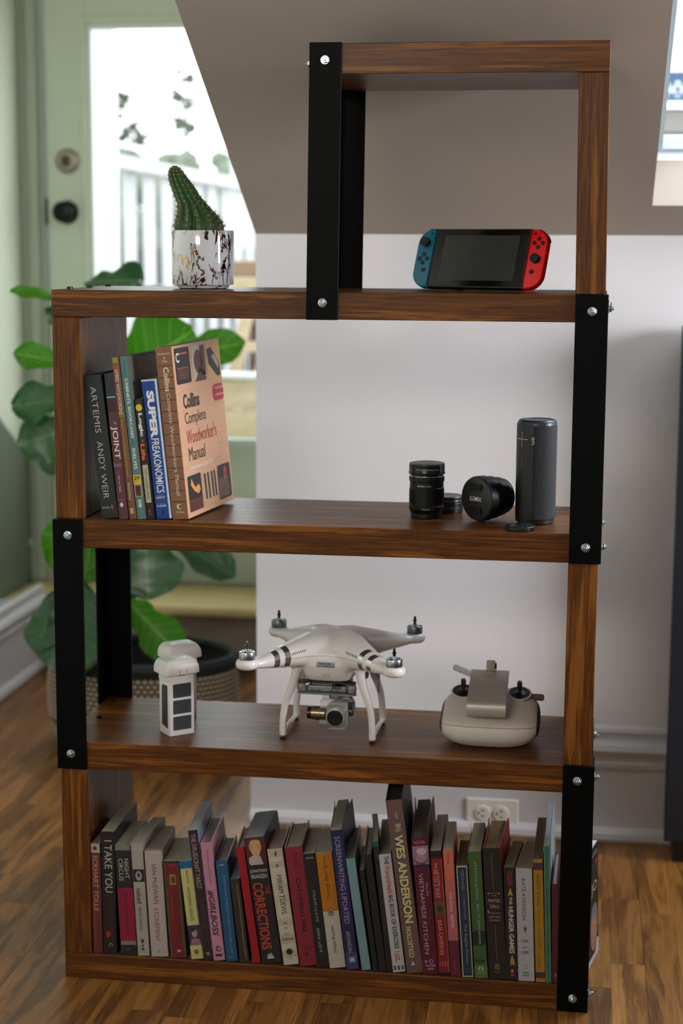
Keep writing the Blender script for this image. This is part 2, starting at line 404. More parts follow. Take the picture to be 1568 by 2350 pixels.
# dark cabinet at the right edge
cb = thing('cabinet', 'dark navy flat cabinet against the wall at the right edge', 'cabinet', (1.0315, 0.70, 0.0))
NAVY = mat((22, 28, 38), 0.38, bump=0.05)
bm = NB(); abox(bm, 0.004, 0.60, 0.004, 0.095, 0.05, 1.080, 0.002); obj('body', bm, NAVY, cb)
bm = NB(); abox(bm, 0, 0.60, -0.016, 0.002, 0.052, 1.085, 0.002); obj('door', bm, NAVY, cb)
bm = NB(); abox(bm, 0.02, 0.58, 0.015, 0.09, 0.0, 0.05); obj('gap_shade', bm, BLACKM, cb)  # black block stands in for the shadowed gap under the cabinet

# unseen couch added right of the frame; keeps window light off the floor
so = thing('added_sofa', 'unseen grey couch added outside the frame on the right to block window light', 'added_sofa', (1.60, -1.8, 0.0))
ADDED_SOF = mat((96, 92, 90), 0.9, bump=0.3, bscale=120)
for nm, c in (('added_seat', (0.0, 0.80, 0.20, 1.80, 0.12, 0.42)), ('added_backrest', (0.0, 0.20, 0.20, 1.80, 0.43, 0.74)), ('added_armrest', (0.0, 0.80, 0.0, 0.19, 0.06, 0.62)), ('added_armrest', (0.0, 0.80, 1.81, 2.0, 0.06, 0.62))):
    bm = NB(); abox(bm, *c, 0.05, 3); obj(nm, bm, ADDED_SOF, so, True, angle=50)
for x in (0.06, 0.72):
    for y in (0.08, 1.9): bm = NB(); abox(bm, x, x+0.05, y, y+0.05, 0, 0.13); obj('leg', bm, BLACKM, so)  # legs of the added couch

# ---------------------------------------------------------------- bookcase
W, D, T = 0.875, 0.2843, 0.04605
ZS = {'bottom': (0.0, 0.04378), 'A': (0.36901, 0.41522), 'B': (0.74276, 0.789), 'C': (1.11708, 1.15953), 'top': (1.4898, 1.53583)}
XT = 0.4150
case = thing('bookcase', 'stepped wooden bookcase with black steel angle posts and zinc bolts', 'bookcase')
def board(name, x0, x1, z0, z1, m, bev=0.0012):
    bm = NB(); abox(bm, x0, x1, 0, D, z0, z1, bev, 2); return obj(name, bm, m, case)
for k in ('bottom', 'A', 'B', 'C'): board('shelf_board', 0, W, *ZS[k], WOODX)
bm = NB(); abox(bm, XT+0.0075, W-0.0035, 0, D, *ZS['top'], 0.0012, 2); obj('shelf_board', bm, WOODX, case)
e_ = 0.0004
board('side_panel', 0, T, ZS['bottom'][1]+e_, ZS['A'][0]-e_, WOODZ)
board('side_panel', 0, T, ZS['B'][1]+e_, ZS['C'][0]-e_, WOODZ, 0.003)
board('side_panel', W-T, W, ZS['A'][1]+e_, ZS['B'][0]-e_, WOODZ)
bm = NB(); abox(bm, W-T, W, 0, D, ZS['C'][1]+e_, ZS['top'][0]-e_, 0.0012, 2)
for v in bm.verts: v.co.x -= 0.0035 * (v.co.z - ZS['C'][1]) / 0.33
obj('side_panel', bm, WOODZ, case)
pt = 0.0045; LG = 0.0500
def angle_post(side, x, z0, z1, zs0, zs1, lean=0.0):
    """two steel angles, front and rear; side = -1 outer leg on the left, +1 on the right; x = outer face of the wood"""
    for front in (1, 0):
        bm = NB()
        ya, yb = ((-pt, 0.0) if front else (D, D+pt))
        xo = x + side*pt; xi = x - side*(LG-pt)
        poly = [(min(xo, xi), ya), (max(xo, xi), ya), (max(xo, xi), yb), (min(xo, xi), yb)]
        abox(bm, min(xo, xi), max(xo, xi), ya, yb, z0, z1, 0.0006)
        s0, s1 = (x, xo) if side > 0 else (xo, x)
        if front: abox(bm, s0, s1, 0.0, LG, zs0, zs1, 0.0006)
        else: abox(bm, s0, s1, D-LG, D, zs0, zs1, 0.0006)
        if lean:
            for v in bm.verts: v.co.x += lean * (v.co.z - z0) / (z1 - z0)
        obj('angle_post', bm, STEEL, case)
angle_post(-1, 0.0, ZS['A'][0], ZS['B'][1], ZS['A'][0], ZS['B'][1])
angle_post(1, W, ZS['B'][0], ZS['C'][1], ZS['B'][0], ZS['C'][1])
angle_post(1, W, 0.0005, ZS['A'][1], 0.0005, ZS['A'][1])
angle_post(-1, XT+0.0025, ZS['C'][0]-0.0005, ZS['top'][1]+0.001, ZS['C'][1]+0.0003, ZS['top'][1], 0.0045)
HEX = None
def bolt(x, y, z, direction, zinc=True, r=0.0072):
    """hex bolt head with washer flange and stud; direction = axis the head points to"""
    bm = NB()
    M = Matrix.Translation((x, y, z)) @ Vector(direction).to_track_quat('Z', 'Y').to_matrix().to_4x4() @ Matrix.Rotation(R_.random(), 4, 'Z')
    lathe(bm, [(r, 0), (r, 0.0010), (r*0.86, 0.0016)], 20, M)
    lathe(bm, [(r*0.78, 0.0012), (r*0.78, 0.0052), (r*0.62, 0.0062)], 6, M)
    lathe(bm, [(r*0.34, 0.005), (r*0.34, 0.0086), (r*0.22, 0.0094)], 12, M)
    return obj('bolt', bm, ZINC if zinc else BLACKM, case)
for x, z in ((0.4418, 1.5105), (0.4391, 1.1433), (0.8554, 1.1343), (0.8554, 0.7686), (0.0214, 0.7637), (0.0194, 0.3954), (0.8529, 0.3911), (0.8547, 0.0235)):
    bolt(x, -pt, z, (0, -1, 0))
for y, z in ((0.020, 1.138), (0.260, 1.138), (0.022, 0.7669), (0.260, 0.7669), (0.260, 0.391), (0.022, 0.391), (0.022, 0.0235), (0.262, 0.0235)):
    bolt(W+pt, y, z, (1, 0, 0))
for y in (0.022, 0.26): bolt(XT+0.0025+0.004-pt, y, 1.508, (-1, 0, 0))
for x, y, z in ((0.022, 0.03, 1.15953), (0.022, 0.14, 1.15953), (0.022, 0.25, 1.15953), (0.024, 0.145, 0.41522), (0.022, 0.25, 0.41522), (0.835, 0.1, 1.53583)):
    bm = NB(); lathe(bm, [(0.0052, 0), (0.0052, 0.0036), (0.0040, 0.0046)], 12, Matrix.Translation((x, y, z))); obj('bolt_end', bm, BLACKM, case, label='black bolt end on top of the board')

# ---------------------------------------------------------------- books
def book(name, label, cat, x, wd, h, ang, dep, s, z0, y0, col, kind='paper', dec=(), bend=0.0, flare=0.0, board_col=None, group=None, pcol=(178, 168, 150), rough=0.45, cut=0.0):
    """x = centre of the spine foot; ang = lean to the left in degrees; s = sideways run of the book for each metre of depth"""
    a = math.radians(ang)
    b = thing(name, label, cat, (x - wd/2*math.cos(a), y0, z0), group=group)
    b.matrix_world = Matrix.Translation((x - wd/2*math.cos(a), y0, z0 + 0.0003)) @ Matrix.Rotation(-a, 4, 'Y') @ Matrix.Rotation(-math.atan(s), 4, 'Z')
    t = 0.0022 if kind == 'hard' else 0.0006
    ov = 0.003 if kind == 'hard' else 0.0
    NY = 8
    def sl(bm, xa, xb, ya, yb, za, zb, fl=0.0, crv=0.0):
        rings = []
        for i in range(NY+1):
            y = ya + (yb-ya) * i / NY; u = y / dep
            ox = bend * u*u + fl * u*u*u
            rings.append([bm.verts.new((xa+ox, y, za)), bm.verts.new((xb+ox, y, za)), bm.verts.new((xb+ox, y, zb)), bm.verts.new((xa+ox, y, zb))])
        for p, q in zip(rings, rings[1:]):
            for k in range(4): bm.faces.new((p[k], q[k], q[(k+1) % 4], p[(k+1) % 4]))
        bm.faces.new(rings[0]); bm.faces.new(list(reversed(rings[-1])))
    bm = NB()
    sl(bm, 0, t, t*0.5, dep, 0, h, -flare); sl(bm, wd-t, wd, t*0.5, dep, 0, h, flare)
    if kind == 'hard':
        n = 8; ring = []
        for k in range(n+1):
            th = PI * k / n; ring.append((wd/2 - wd/2*math.cos(th), -0.0004 - 0.0 * math.sin(th)))
        abox(bm, 0.0002, wd-0.0002, -0.0, t, 0, h, 0.0004)
    else:
        abox(bm, 0, wd, 0, t, 0, h, 0.0)
    bmesh.ops.recalc_face_normals(bm, faces=bm.faces[:])
    obj('cover', bm, mat(board_col or col, rough, bump=0.03, bscale=200), b)
    bm = NB(); sl(bm, t+0.0001, wd-t-0.0001, t+0.0001, dep-ov-0.0008, ov+0.0001, h-ov-0.0004)
    bmesh.ops.recalc_face_normals(bm, faces=bm.faces[:])
    obj('page_block', bm, pages_mat(pcol), b)
    if board_col is not None or True:
        bm = NB(); abox(bm, 0.0004, wd-0.0004, -0.00035, -0.00002, 0.0002, h-0.0002, 0.0); obj('spine', bm, mat(col, rough, bump=0.03, bscale=200), b)
    decorate(b, wd, h, dec)
    return b
NAMES = {'t': 'lettering', 'r': 'printed_band'}
def decorate(b, wd, h, dec, y=-0.0004):
    lay = 0
    for d in dec:
        k = d[0]; lay += 1; yy = y - 0.00006 * lay
        if k == 'r':      # coloured band or panel: a, b, x0, x1, colour
            _, a, e, x0, x1, c = d[:6]
            bm = NB(); abox(bm, x0*wd, x1*wd, yy, y+0.0001, h*(1-e), h*(1-a)); obj('printed_panel', bm, mat(c, 0.45), b)
        elif k == 'o':    # round or elliptic mark: centre a, x, radius, colour
            _, a, x, r, c = d[:5]; rz = d[5] if len(d) > 5 else r
            bm = NB(); lathe(bm, [(1, 0), (1, 0.0001)], 20, Matrix.Translation((x*wd, yy, h*(1-a))) @ RX @ Matrix.Diagonal((r, rz, 1, 1))); obj('printed_mark', bm, mat(c, 0.45), b)
        elif k == 'p':    # polygon mark: list of (a, x)
            _, pts, c = d[:3]
            bm = NB(); vs = [bm.verts.new((x*wd, yy, h*(1-a))) for a, x in pts]; bm.faces.new(vs); obj('printed_mark', bm, mat(c, 0.45), b)
        elif k == 's':    # stripes across the spine
            _, a, e, n, c = d[:5]; bm = NB()
            for i in range(n):
                x0 = (i + 0.25) / n; abox(bm, (0.03+0.94*x0)*wd, (0.03+0.94*(x0+0.5/n))*wd, yy, y+0.0001, h*(1-e), h*(1-a))
            obj('printed_stripes', bm, mat(c, 0.5), b)
        elif k == 'L':    # thin lines across the spine
            _, a, e, n, c = d[:5]; th = d[5] if len(d) > 5 else 0.0003; bm = NB()
            for i in range(n):
                z = h*(1 - (a + (e-a) * (i+0.5)/n)); abox(bm, 0.02*wd, 0.98*wd, yy, y+0.0001, z-th/2, z+th/2)
            obj('printed_lines', bm, mat(c, 0.5), b)
        elif k == 't':    # text, mode, a, b, x0, x1, colour, bold, shear
            _, s, mode, a, e, x0, x1, c = d[:8]; bold = d[8] if len(d) > 8 else 0.0; shear = d[9] if len(d) > 9 else 0.0
            bm = NB(); za, zb = h*(1-a), h*(1-e); xa, xb = x0*wd, x1*wd
            if mode == 'down': text(bm, s, (xa, yy, za), (0, 0, zb-za), (xb-xa, 0, 0), bold, shear)
            elif mode == 'up': text(bm, s, (xb, yy, zb), (0, 0, za-zb), (xa-xb, 0, 0), bold, shear)
            else: text(bm, s, (xa, yy, zb), (xb-xa, 0, 0), (0, 0, za-zb), bold, shear)
            obj('lettering', bm, mat(c, 0.5), b)
Z0 = ZS['bottom'][1]
G = 'books on the bottom shelf'
def dk(c, f=0.80): return tuple(v*f for v in c)  # darkens book colours to carry the shade of the bottom shelf
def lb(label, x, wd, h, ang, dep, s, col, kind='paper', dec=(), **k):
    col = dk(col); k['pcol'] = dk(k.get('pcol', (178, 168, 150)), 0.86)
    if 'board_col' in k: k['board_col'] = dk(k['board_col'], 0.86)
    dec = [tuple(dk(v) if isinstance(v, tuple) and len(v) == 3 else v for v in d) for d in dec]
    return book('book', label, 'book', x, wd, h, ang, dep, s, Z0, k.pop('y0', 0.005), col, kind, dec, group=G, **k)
WHT = (215, 210, 205); BLK = (22, 22, 24)
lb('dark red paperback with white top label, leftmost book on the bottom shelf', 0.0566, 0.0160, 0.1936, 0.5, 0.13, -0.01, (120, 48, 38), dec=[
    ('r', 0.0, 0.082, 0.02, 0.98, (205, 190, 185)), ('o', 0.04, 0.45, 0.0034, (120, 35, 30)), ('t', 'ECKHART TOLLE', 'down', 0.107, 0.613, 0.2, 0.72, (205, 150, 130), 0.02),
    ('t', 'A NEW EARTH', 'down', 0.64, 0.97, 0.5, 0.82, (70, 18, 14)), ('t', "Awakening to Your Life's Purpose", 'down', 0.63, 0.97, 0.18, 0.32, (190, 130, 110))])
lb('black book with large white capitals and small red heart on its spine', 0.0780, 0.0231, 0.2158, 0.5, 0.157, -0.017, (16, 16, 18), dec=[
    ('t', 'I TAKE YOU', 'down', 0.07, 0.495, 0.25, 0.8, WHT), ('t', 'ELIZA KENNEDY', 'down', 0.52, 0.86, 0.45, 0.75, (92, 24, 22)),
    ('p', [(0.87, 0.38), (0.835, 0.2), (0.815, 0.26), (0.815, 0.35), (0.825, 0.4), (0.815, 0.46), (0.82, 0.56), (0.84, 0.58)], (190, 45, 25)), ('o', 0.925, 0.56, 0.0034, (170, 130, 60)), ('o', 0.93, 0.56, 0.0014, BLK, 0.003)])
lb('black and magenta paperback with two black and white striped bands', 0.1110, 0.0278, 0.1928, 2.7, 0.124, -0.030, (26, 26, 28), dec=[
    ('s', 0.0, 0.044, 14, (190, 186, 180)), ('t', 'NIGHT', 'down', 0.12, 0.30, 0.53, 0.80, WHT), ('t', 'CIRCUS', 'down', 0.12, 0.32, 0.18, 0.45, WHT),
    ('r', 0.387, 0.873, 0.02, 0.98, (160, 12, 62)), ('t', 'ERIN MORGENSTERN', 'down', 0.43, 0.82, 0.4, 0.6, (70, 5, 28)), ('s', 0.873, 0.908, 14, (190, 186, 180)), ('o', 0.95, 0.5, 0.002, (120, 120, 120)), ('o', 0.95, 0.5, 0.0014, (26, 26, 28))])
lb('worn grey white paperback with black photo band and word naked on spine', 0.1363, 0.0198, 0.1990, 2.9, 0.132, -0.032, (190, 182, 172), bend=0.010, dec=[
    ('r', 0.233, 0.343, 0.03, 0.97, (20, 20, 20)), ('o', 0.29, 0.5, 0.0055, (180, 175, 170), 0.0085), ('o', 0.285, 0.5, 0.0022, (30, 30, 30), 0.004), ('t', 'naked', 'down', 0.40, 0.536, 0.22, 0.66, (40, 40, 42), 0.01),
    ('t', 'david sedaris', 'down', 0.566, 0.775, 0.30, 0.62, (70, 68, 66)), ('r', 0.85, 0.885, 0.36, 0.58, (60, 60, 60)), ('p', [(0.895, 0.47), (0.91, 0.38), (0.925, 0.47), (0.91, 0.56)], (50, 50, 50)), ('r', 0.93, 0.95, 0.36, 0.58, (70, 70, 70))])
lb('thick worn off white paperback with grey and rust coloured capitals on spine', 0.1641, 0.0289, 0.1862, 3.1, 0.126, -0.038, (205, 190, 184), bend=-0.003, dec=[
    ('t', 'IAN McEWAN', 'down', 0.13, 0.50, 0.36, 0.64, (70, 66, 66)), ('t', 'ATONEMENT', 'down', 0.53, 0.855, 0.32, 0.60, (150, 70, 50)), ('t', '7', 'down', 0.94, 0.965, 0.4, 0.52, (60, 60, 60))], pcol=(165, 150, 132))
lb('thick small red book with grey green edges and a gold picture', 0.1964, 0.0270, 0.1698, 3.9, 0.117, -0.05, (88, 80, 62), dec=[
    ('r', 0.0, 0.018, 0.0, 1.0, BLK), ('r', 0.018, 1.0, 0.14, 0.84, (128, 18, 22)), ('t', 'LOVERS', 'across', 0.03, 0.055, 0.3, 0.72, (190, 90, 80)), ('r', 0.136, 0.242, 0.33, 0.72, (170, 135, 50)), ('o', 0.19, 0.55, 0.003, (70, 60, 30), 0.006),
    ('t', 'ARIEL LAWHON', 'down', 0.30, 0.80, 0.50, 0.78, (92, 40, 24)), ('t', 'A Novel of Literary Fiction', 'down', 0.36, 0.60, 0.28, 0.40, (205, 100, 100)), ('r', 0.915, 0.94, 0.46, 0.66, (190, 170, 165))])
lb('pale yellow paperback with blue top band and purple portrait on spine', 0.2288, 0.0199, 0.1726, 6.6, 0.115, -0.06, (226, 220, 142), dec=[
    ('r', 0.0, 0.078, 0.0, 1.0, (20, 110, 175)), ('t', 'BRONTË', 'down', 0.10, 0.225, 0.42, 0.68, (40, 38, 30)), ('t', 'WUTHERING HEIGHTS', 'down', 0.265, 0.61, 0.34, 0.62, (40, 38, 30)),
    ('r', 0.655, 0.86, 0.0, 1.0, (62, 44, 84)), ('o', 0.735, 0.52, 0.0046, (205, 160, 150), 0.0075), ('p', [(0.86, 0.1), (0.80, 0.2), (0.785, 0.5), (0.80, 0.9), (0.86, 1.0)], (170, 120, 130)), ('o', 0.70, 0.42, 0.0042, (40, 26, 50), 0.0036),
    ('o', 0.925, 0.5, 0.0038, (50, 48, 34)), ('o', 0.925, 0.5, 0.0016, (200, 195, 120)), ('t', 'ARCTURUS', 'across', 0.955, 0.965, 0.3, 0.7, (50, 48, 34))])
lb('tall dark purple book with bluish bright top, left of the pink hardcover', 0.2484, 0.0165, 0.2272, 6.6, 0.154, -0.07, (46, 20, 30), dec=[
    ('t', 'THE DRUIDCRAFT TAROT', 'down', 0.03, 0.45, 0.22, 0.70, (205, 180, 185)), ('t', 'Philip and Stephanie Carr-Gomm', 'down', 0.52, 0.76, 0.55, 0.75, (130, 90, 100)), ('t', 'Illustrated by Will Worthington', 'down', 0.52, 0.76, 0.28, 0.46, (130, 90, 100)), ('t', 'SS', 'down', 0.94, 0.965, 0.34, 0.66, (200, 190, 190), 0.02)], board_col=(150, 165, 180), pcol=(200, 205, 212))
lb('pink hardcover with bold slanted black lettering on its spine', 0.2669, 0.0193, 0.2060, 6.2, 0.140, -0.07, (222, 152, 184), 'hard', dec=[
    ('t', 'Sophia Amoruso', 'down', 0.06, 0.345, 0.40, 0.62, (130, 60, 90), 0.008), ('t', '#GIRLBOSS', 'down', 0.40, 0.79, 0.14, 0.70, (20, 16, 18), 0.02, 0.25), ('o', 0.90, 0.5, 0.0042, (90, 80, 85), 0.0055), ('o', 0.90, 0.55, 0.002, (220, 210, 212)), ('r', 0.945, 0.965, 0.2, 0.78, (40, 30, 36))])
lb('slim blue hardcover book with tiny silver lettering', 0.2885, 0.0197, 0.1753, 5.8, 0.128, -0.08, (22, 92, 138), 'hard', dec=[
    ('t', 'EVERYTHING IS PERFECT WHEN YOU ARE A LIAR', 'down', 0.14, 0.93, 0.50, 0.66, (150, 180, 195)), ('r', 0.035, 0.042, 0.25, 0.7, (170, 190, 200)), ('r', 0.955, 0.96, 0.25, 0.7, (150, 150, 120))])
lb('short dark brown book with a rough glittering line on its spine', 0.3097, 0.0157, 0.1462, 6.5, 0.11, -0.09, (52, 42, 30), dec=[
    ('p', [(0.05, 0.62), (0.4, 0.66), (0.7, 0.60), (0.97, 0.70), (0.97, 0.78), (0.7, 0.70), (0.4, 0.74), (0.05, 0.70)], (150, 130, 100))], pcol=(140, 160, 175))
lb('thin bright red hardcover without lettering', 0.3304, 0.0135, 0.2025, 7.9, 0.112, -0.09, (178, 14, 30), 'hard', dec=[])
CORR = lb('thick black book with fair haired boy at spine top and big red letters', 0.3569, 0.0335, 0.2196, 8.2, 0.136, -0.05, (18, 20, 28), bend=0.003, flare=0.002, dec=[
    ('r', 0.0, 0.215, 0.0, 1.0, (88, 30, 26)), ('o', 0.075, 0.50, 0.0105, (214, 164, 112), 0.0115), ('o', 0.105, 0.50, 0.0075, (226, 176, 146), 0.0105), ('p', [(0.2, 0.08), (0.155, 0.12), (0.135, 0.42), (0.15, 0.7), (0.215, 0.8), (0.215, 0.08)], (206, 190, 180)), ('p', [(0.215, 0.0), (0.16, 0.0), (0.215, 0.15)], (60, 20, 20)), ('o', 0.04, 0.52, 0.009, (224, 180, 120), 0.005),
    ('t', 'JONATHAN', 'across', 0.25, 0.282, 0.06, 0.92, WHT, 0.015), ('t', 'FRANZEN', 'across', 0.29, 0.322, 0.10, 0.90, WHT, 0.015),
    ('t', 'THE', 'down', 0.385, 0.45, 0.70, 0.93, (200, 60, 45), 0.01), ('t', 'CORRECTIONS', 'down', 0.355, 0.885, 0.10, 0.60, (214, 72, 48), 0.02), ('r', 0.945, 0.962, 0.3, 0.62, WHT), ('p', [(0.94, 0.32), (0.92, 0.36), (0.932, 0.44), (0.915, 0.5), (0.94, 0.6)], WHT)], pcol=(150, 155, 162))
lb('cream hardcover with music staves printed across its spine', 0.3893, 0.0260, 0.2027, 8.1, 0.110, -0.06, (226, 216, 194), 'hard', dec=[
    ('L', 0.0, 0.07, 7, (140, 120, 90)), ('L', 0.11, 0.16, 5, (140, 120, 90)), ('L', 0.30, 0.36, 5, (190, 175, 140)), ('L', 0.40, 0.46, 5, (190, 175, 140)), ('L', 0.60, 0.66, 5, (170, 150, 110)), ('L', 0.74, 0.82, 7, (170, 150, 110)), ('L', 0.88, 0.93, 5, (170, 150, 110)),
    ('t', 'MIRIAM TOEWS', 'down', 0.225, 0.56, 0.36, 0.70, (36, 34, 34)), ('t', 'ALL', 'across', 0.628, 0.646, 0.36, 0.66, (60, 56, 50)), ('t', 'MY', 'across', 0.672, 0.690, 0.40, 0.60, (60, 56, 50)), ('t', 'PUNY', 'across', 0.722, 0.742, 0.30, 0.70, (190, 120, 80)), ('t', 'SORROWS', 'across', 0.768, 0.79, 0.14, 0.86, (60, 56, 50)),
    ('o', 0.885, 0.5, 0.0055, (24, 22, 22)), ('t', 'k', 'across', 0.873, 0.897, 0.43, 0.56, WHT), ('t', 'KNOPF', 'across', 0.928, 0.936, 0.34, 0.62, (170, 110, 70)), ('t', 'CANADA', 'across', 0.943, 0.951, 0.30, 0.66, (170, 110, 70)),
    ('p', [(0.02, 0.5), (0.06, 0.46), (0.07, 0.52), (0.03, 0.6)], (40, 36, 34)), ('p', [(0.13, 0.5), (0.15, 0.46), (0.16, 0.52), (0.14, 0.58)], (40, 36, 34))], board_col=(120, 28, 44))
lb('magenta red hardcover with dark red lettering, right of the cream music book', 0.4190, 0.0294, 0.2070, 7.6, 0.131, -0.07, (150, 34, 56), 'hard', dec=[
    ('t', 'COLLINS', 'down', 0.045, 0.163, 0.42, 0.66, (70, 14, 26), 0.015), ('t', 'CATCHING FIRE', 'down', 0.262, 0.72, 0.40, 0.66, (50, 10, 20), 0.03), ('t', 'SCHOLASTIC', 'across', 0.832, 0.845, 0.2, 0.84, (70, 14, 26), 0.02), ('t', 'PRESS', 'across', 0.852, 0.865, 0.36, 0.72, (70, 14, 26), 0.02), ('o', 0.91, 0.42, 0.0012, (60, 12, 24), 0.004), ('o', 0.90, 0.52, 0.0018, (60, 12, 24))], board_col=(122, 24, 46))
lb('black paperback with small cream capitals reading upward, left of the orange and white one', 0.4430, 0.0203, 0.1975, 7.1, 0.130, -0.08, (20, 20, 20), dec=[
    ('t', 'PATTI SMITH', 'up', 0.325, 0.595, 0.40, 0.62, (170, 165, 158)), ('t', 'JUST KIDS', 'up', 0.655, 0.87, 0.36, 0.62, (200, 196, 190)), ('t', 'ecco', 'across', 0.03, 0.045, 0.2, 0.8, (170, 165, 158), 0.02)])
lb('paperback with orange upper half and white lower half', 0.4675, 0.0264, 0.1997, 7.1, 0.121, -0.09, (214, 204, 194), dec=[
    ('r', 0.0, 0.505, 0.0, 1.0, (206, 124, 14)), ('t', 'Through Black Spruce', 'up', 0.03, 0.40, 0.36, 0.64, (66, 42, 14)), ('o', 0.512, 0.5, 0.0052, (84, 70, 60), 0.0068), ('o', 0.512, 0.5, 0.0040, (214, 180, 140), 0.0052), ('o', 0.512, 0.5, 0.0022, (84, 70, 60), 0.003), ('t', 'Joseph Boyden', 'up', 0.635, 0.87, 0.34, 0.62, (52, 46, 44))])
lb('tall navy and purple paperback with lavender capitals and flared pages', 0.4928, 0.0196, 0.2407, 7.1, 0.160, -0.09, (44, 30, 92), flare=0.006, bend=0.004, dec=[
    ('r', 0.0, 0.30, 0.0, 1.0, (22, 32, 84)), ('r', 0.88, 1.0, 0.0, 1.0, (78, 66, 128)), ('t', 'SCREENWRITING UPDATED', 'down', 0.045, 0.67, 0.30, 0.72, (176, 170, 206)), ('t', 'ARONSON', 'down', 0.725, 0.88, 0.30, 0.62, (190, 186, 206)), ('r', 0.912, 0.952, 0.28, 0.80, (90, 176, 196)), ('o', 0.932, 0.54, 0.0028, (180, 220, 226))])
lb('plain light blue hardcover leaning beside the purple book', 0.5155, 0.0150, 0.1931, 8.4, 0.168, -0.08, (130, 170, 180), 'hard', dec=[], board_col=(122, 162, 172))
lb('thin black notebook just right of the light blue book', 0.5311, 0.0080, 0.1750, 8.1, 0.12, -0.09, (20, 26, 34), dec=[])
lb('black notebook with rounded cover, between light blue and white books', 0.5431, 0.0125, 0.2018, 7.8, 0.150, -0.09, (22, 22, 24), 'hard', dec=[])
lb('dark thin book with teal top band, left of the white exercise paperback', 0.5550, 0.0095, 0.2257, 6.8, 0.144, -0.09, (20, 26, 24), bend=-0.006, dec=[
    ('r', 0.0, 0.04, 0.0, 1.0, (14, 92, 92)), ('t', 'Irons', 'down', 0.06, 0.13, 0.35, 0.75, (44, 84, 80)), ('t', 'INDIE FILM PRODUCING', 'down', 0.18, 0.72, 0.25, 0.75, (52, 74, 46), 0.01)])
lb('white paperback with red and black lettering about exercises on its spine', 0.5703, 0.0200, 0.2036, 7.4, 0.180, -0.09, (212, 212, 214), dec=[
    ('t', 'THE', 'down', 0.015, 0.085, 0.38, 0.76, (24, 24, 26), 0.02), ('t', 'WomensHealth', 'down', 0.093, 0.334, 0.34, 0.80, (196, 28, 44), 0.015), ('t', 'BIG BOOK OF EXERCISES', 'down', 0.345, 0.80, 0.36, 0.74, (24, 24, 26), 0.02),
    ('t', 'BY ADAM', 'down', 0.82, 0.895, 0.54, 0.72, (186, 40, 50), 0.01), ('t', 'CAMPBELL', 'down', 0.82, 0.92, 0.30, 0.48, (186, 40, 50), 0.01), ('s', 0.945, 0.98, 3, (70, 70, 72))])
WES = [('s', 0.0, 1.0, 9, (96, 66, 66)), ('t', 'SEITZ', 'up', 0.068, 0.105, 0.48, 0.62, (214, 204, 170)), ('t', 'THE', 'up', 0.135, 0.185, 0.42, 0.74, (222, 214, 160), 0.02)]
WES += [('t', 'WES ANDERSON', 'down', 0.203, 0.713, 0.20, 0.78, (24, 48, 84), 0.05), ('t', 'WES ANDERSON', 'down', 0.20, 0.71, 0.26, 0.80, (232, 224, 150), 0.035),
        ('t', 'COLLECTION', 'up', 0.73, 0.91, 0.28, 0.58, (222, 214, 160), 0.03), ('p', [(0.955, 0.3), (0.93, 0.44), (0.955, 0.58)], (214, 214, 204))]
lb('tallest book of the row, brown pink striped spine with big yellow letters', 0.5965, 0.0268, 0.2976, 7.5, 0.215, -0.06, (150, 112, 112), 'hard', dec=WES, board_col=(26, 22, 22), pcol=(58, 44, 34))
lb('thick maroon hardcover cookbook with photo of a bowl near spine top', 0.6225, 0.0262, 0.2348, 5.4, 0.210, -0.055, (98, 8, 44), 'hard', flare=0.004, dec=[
    ('r', 0.06, 0.21, 0.0, 1.0, (178, 130, 156)), ('o', 0.155, 0.5, 0.0115, (84, 90, 140), 0.0100), ('o', 0.148, 0.5, 0.0100, (196, 140, 150), 0.0075), ('o', 0.10, 0.55, 0.008, (224, 196, 210), 0.006), ('r', 0.195, 0.21, 0.0, 1.0, (40, 20, 50)),
    ('t', 'NGUYEN', 'across', 0.022, 0.044, 0.15, 0.82, (206, 160, 180)), ('t', 'VIETNAMESE KITCHEN', 'down', 0.26, 0.85, 0.26, 0.52, (208, 180, 196)), ('t', 'Into the', 'down', 0.33, 0.425, 0.66, 0.82, (196, 166, 186)), ('o', 0.905, 0.6, 0.0036, (200, 176, 190)), ('o', 0.905, 0.6, 0.0025, (98, 8, 44)), ('t', '1', 'across', 0.895, 0.915, 0.22, 0.32, (200, 176, 190)), ('t', 'TEN SPEED', 'across', 0.928, 0.943, 0.2, 0.86, (200, 176, 190), 0.02), ('t', 'PRESS', 'across', 0.952, 0.967, 0.34, 0.72, (200, 176, 190), 0.02)], board_col=(70, 10, 34), pcol=(120, 106, 84))
lb('crimson paperback with black top, yellow edge stripe and small olive picture', 0.6455, 0.0180, 0.2143, 4.8, 0.182, -0.035, (150, 18, 42), dec=[
    ('r', 0.0, 0.06, 0.0, 1.0, (16, 14, 16)), ('r', 0.975, 1.0, 0.0, 1.0, (16, 14, 16)), ('r', 0.06, 0.975, 0.93, 0.98, (206, 140, 30)), ('t', 'the', 'down', 0.095, 0.14, 0.30, 0.62, (226, 186, 160)), ('t', "ARTIST'S WAY", 'down', 0.145, 0.375, 0.16, 0.66, (226, 186, 160)),
    ('r', 0.405, 0.51, 0.02, 0.93, (104, 86, 30)), ('o', 0.46, 0.5, 0.005, (52, 44, 20), 0.006), ('t', 'JULIA CAMERON', 'down', 0.55, 0.83, 0.14, 0.60, (226, 186, 130)), ('s', 0.885, 0.925, 4, (196, 90, 90))], bend=0.003)
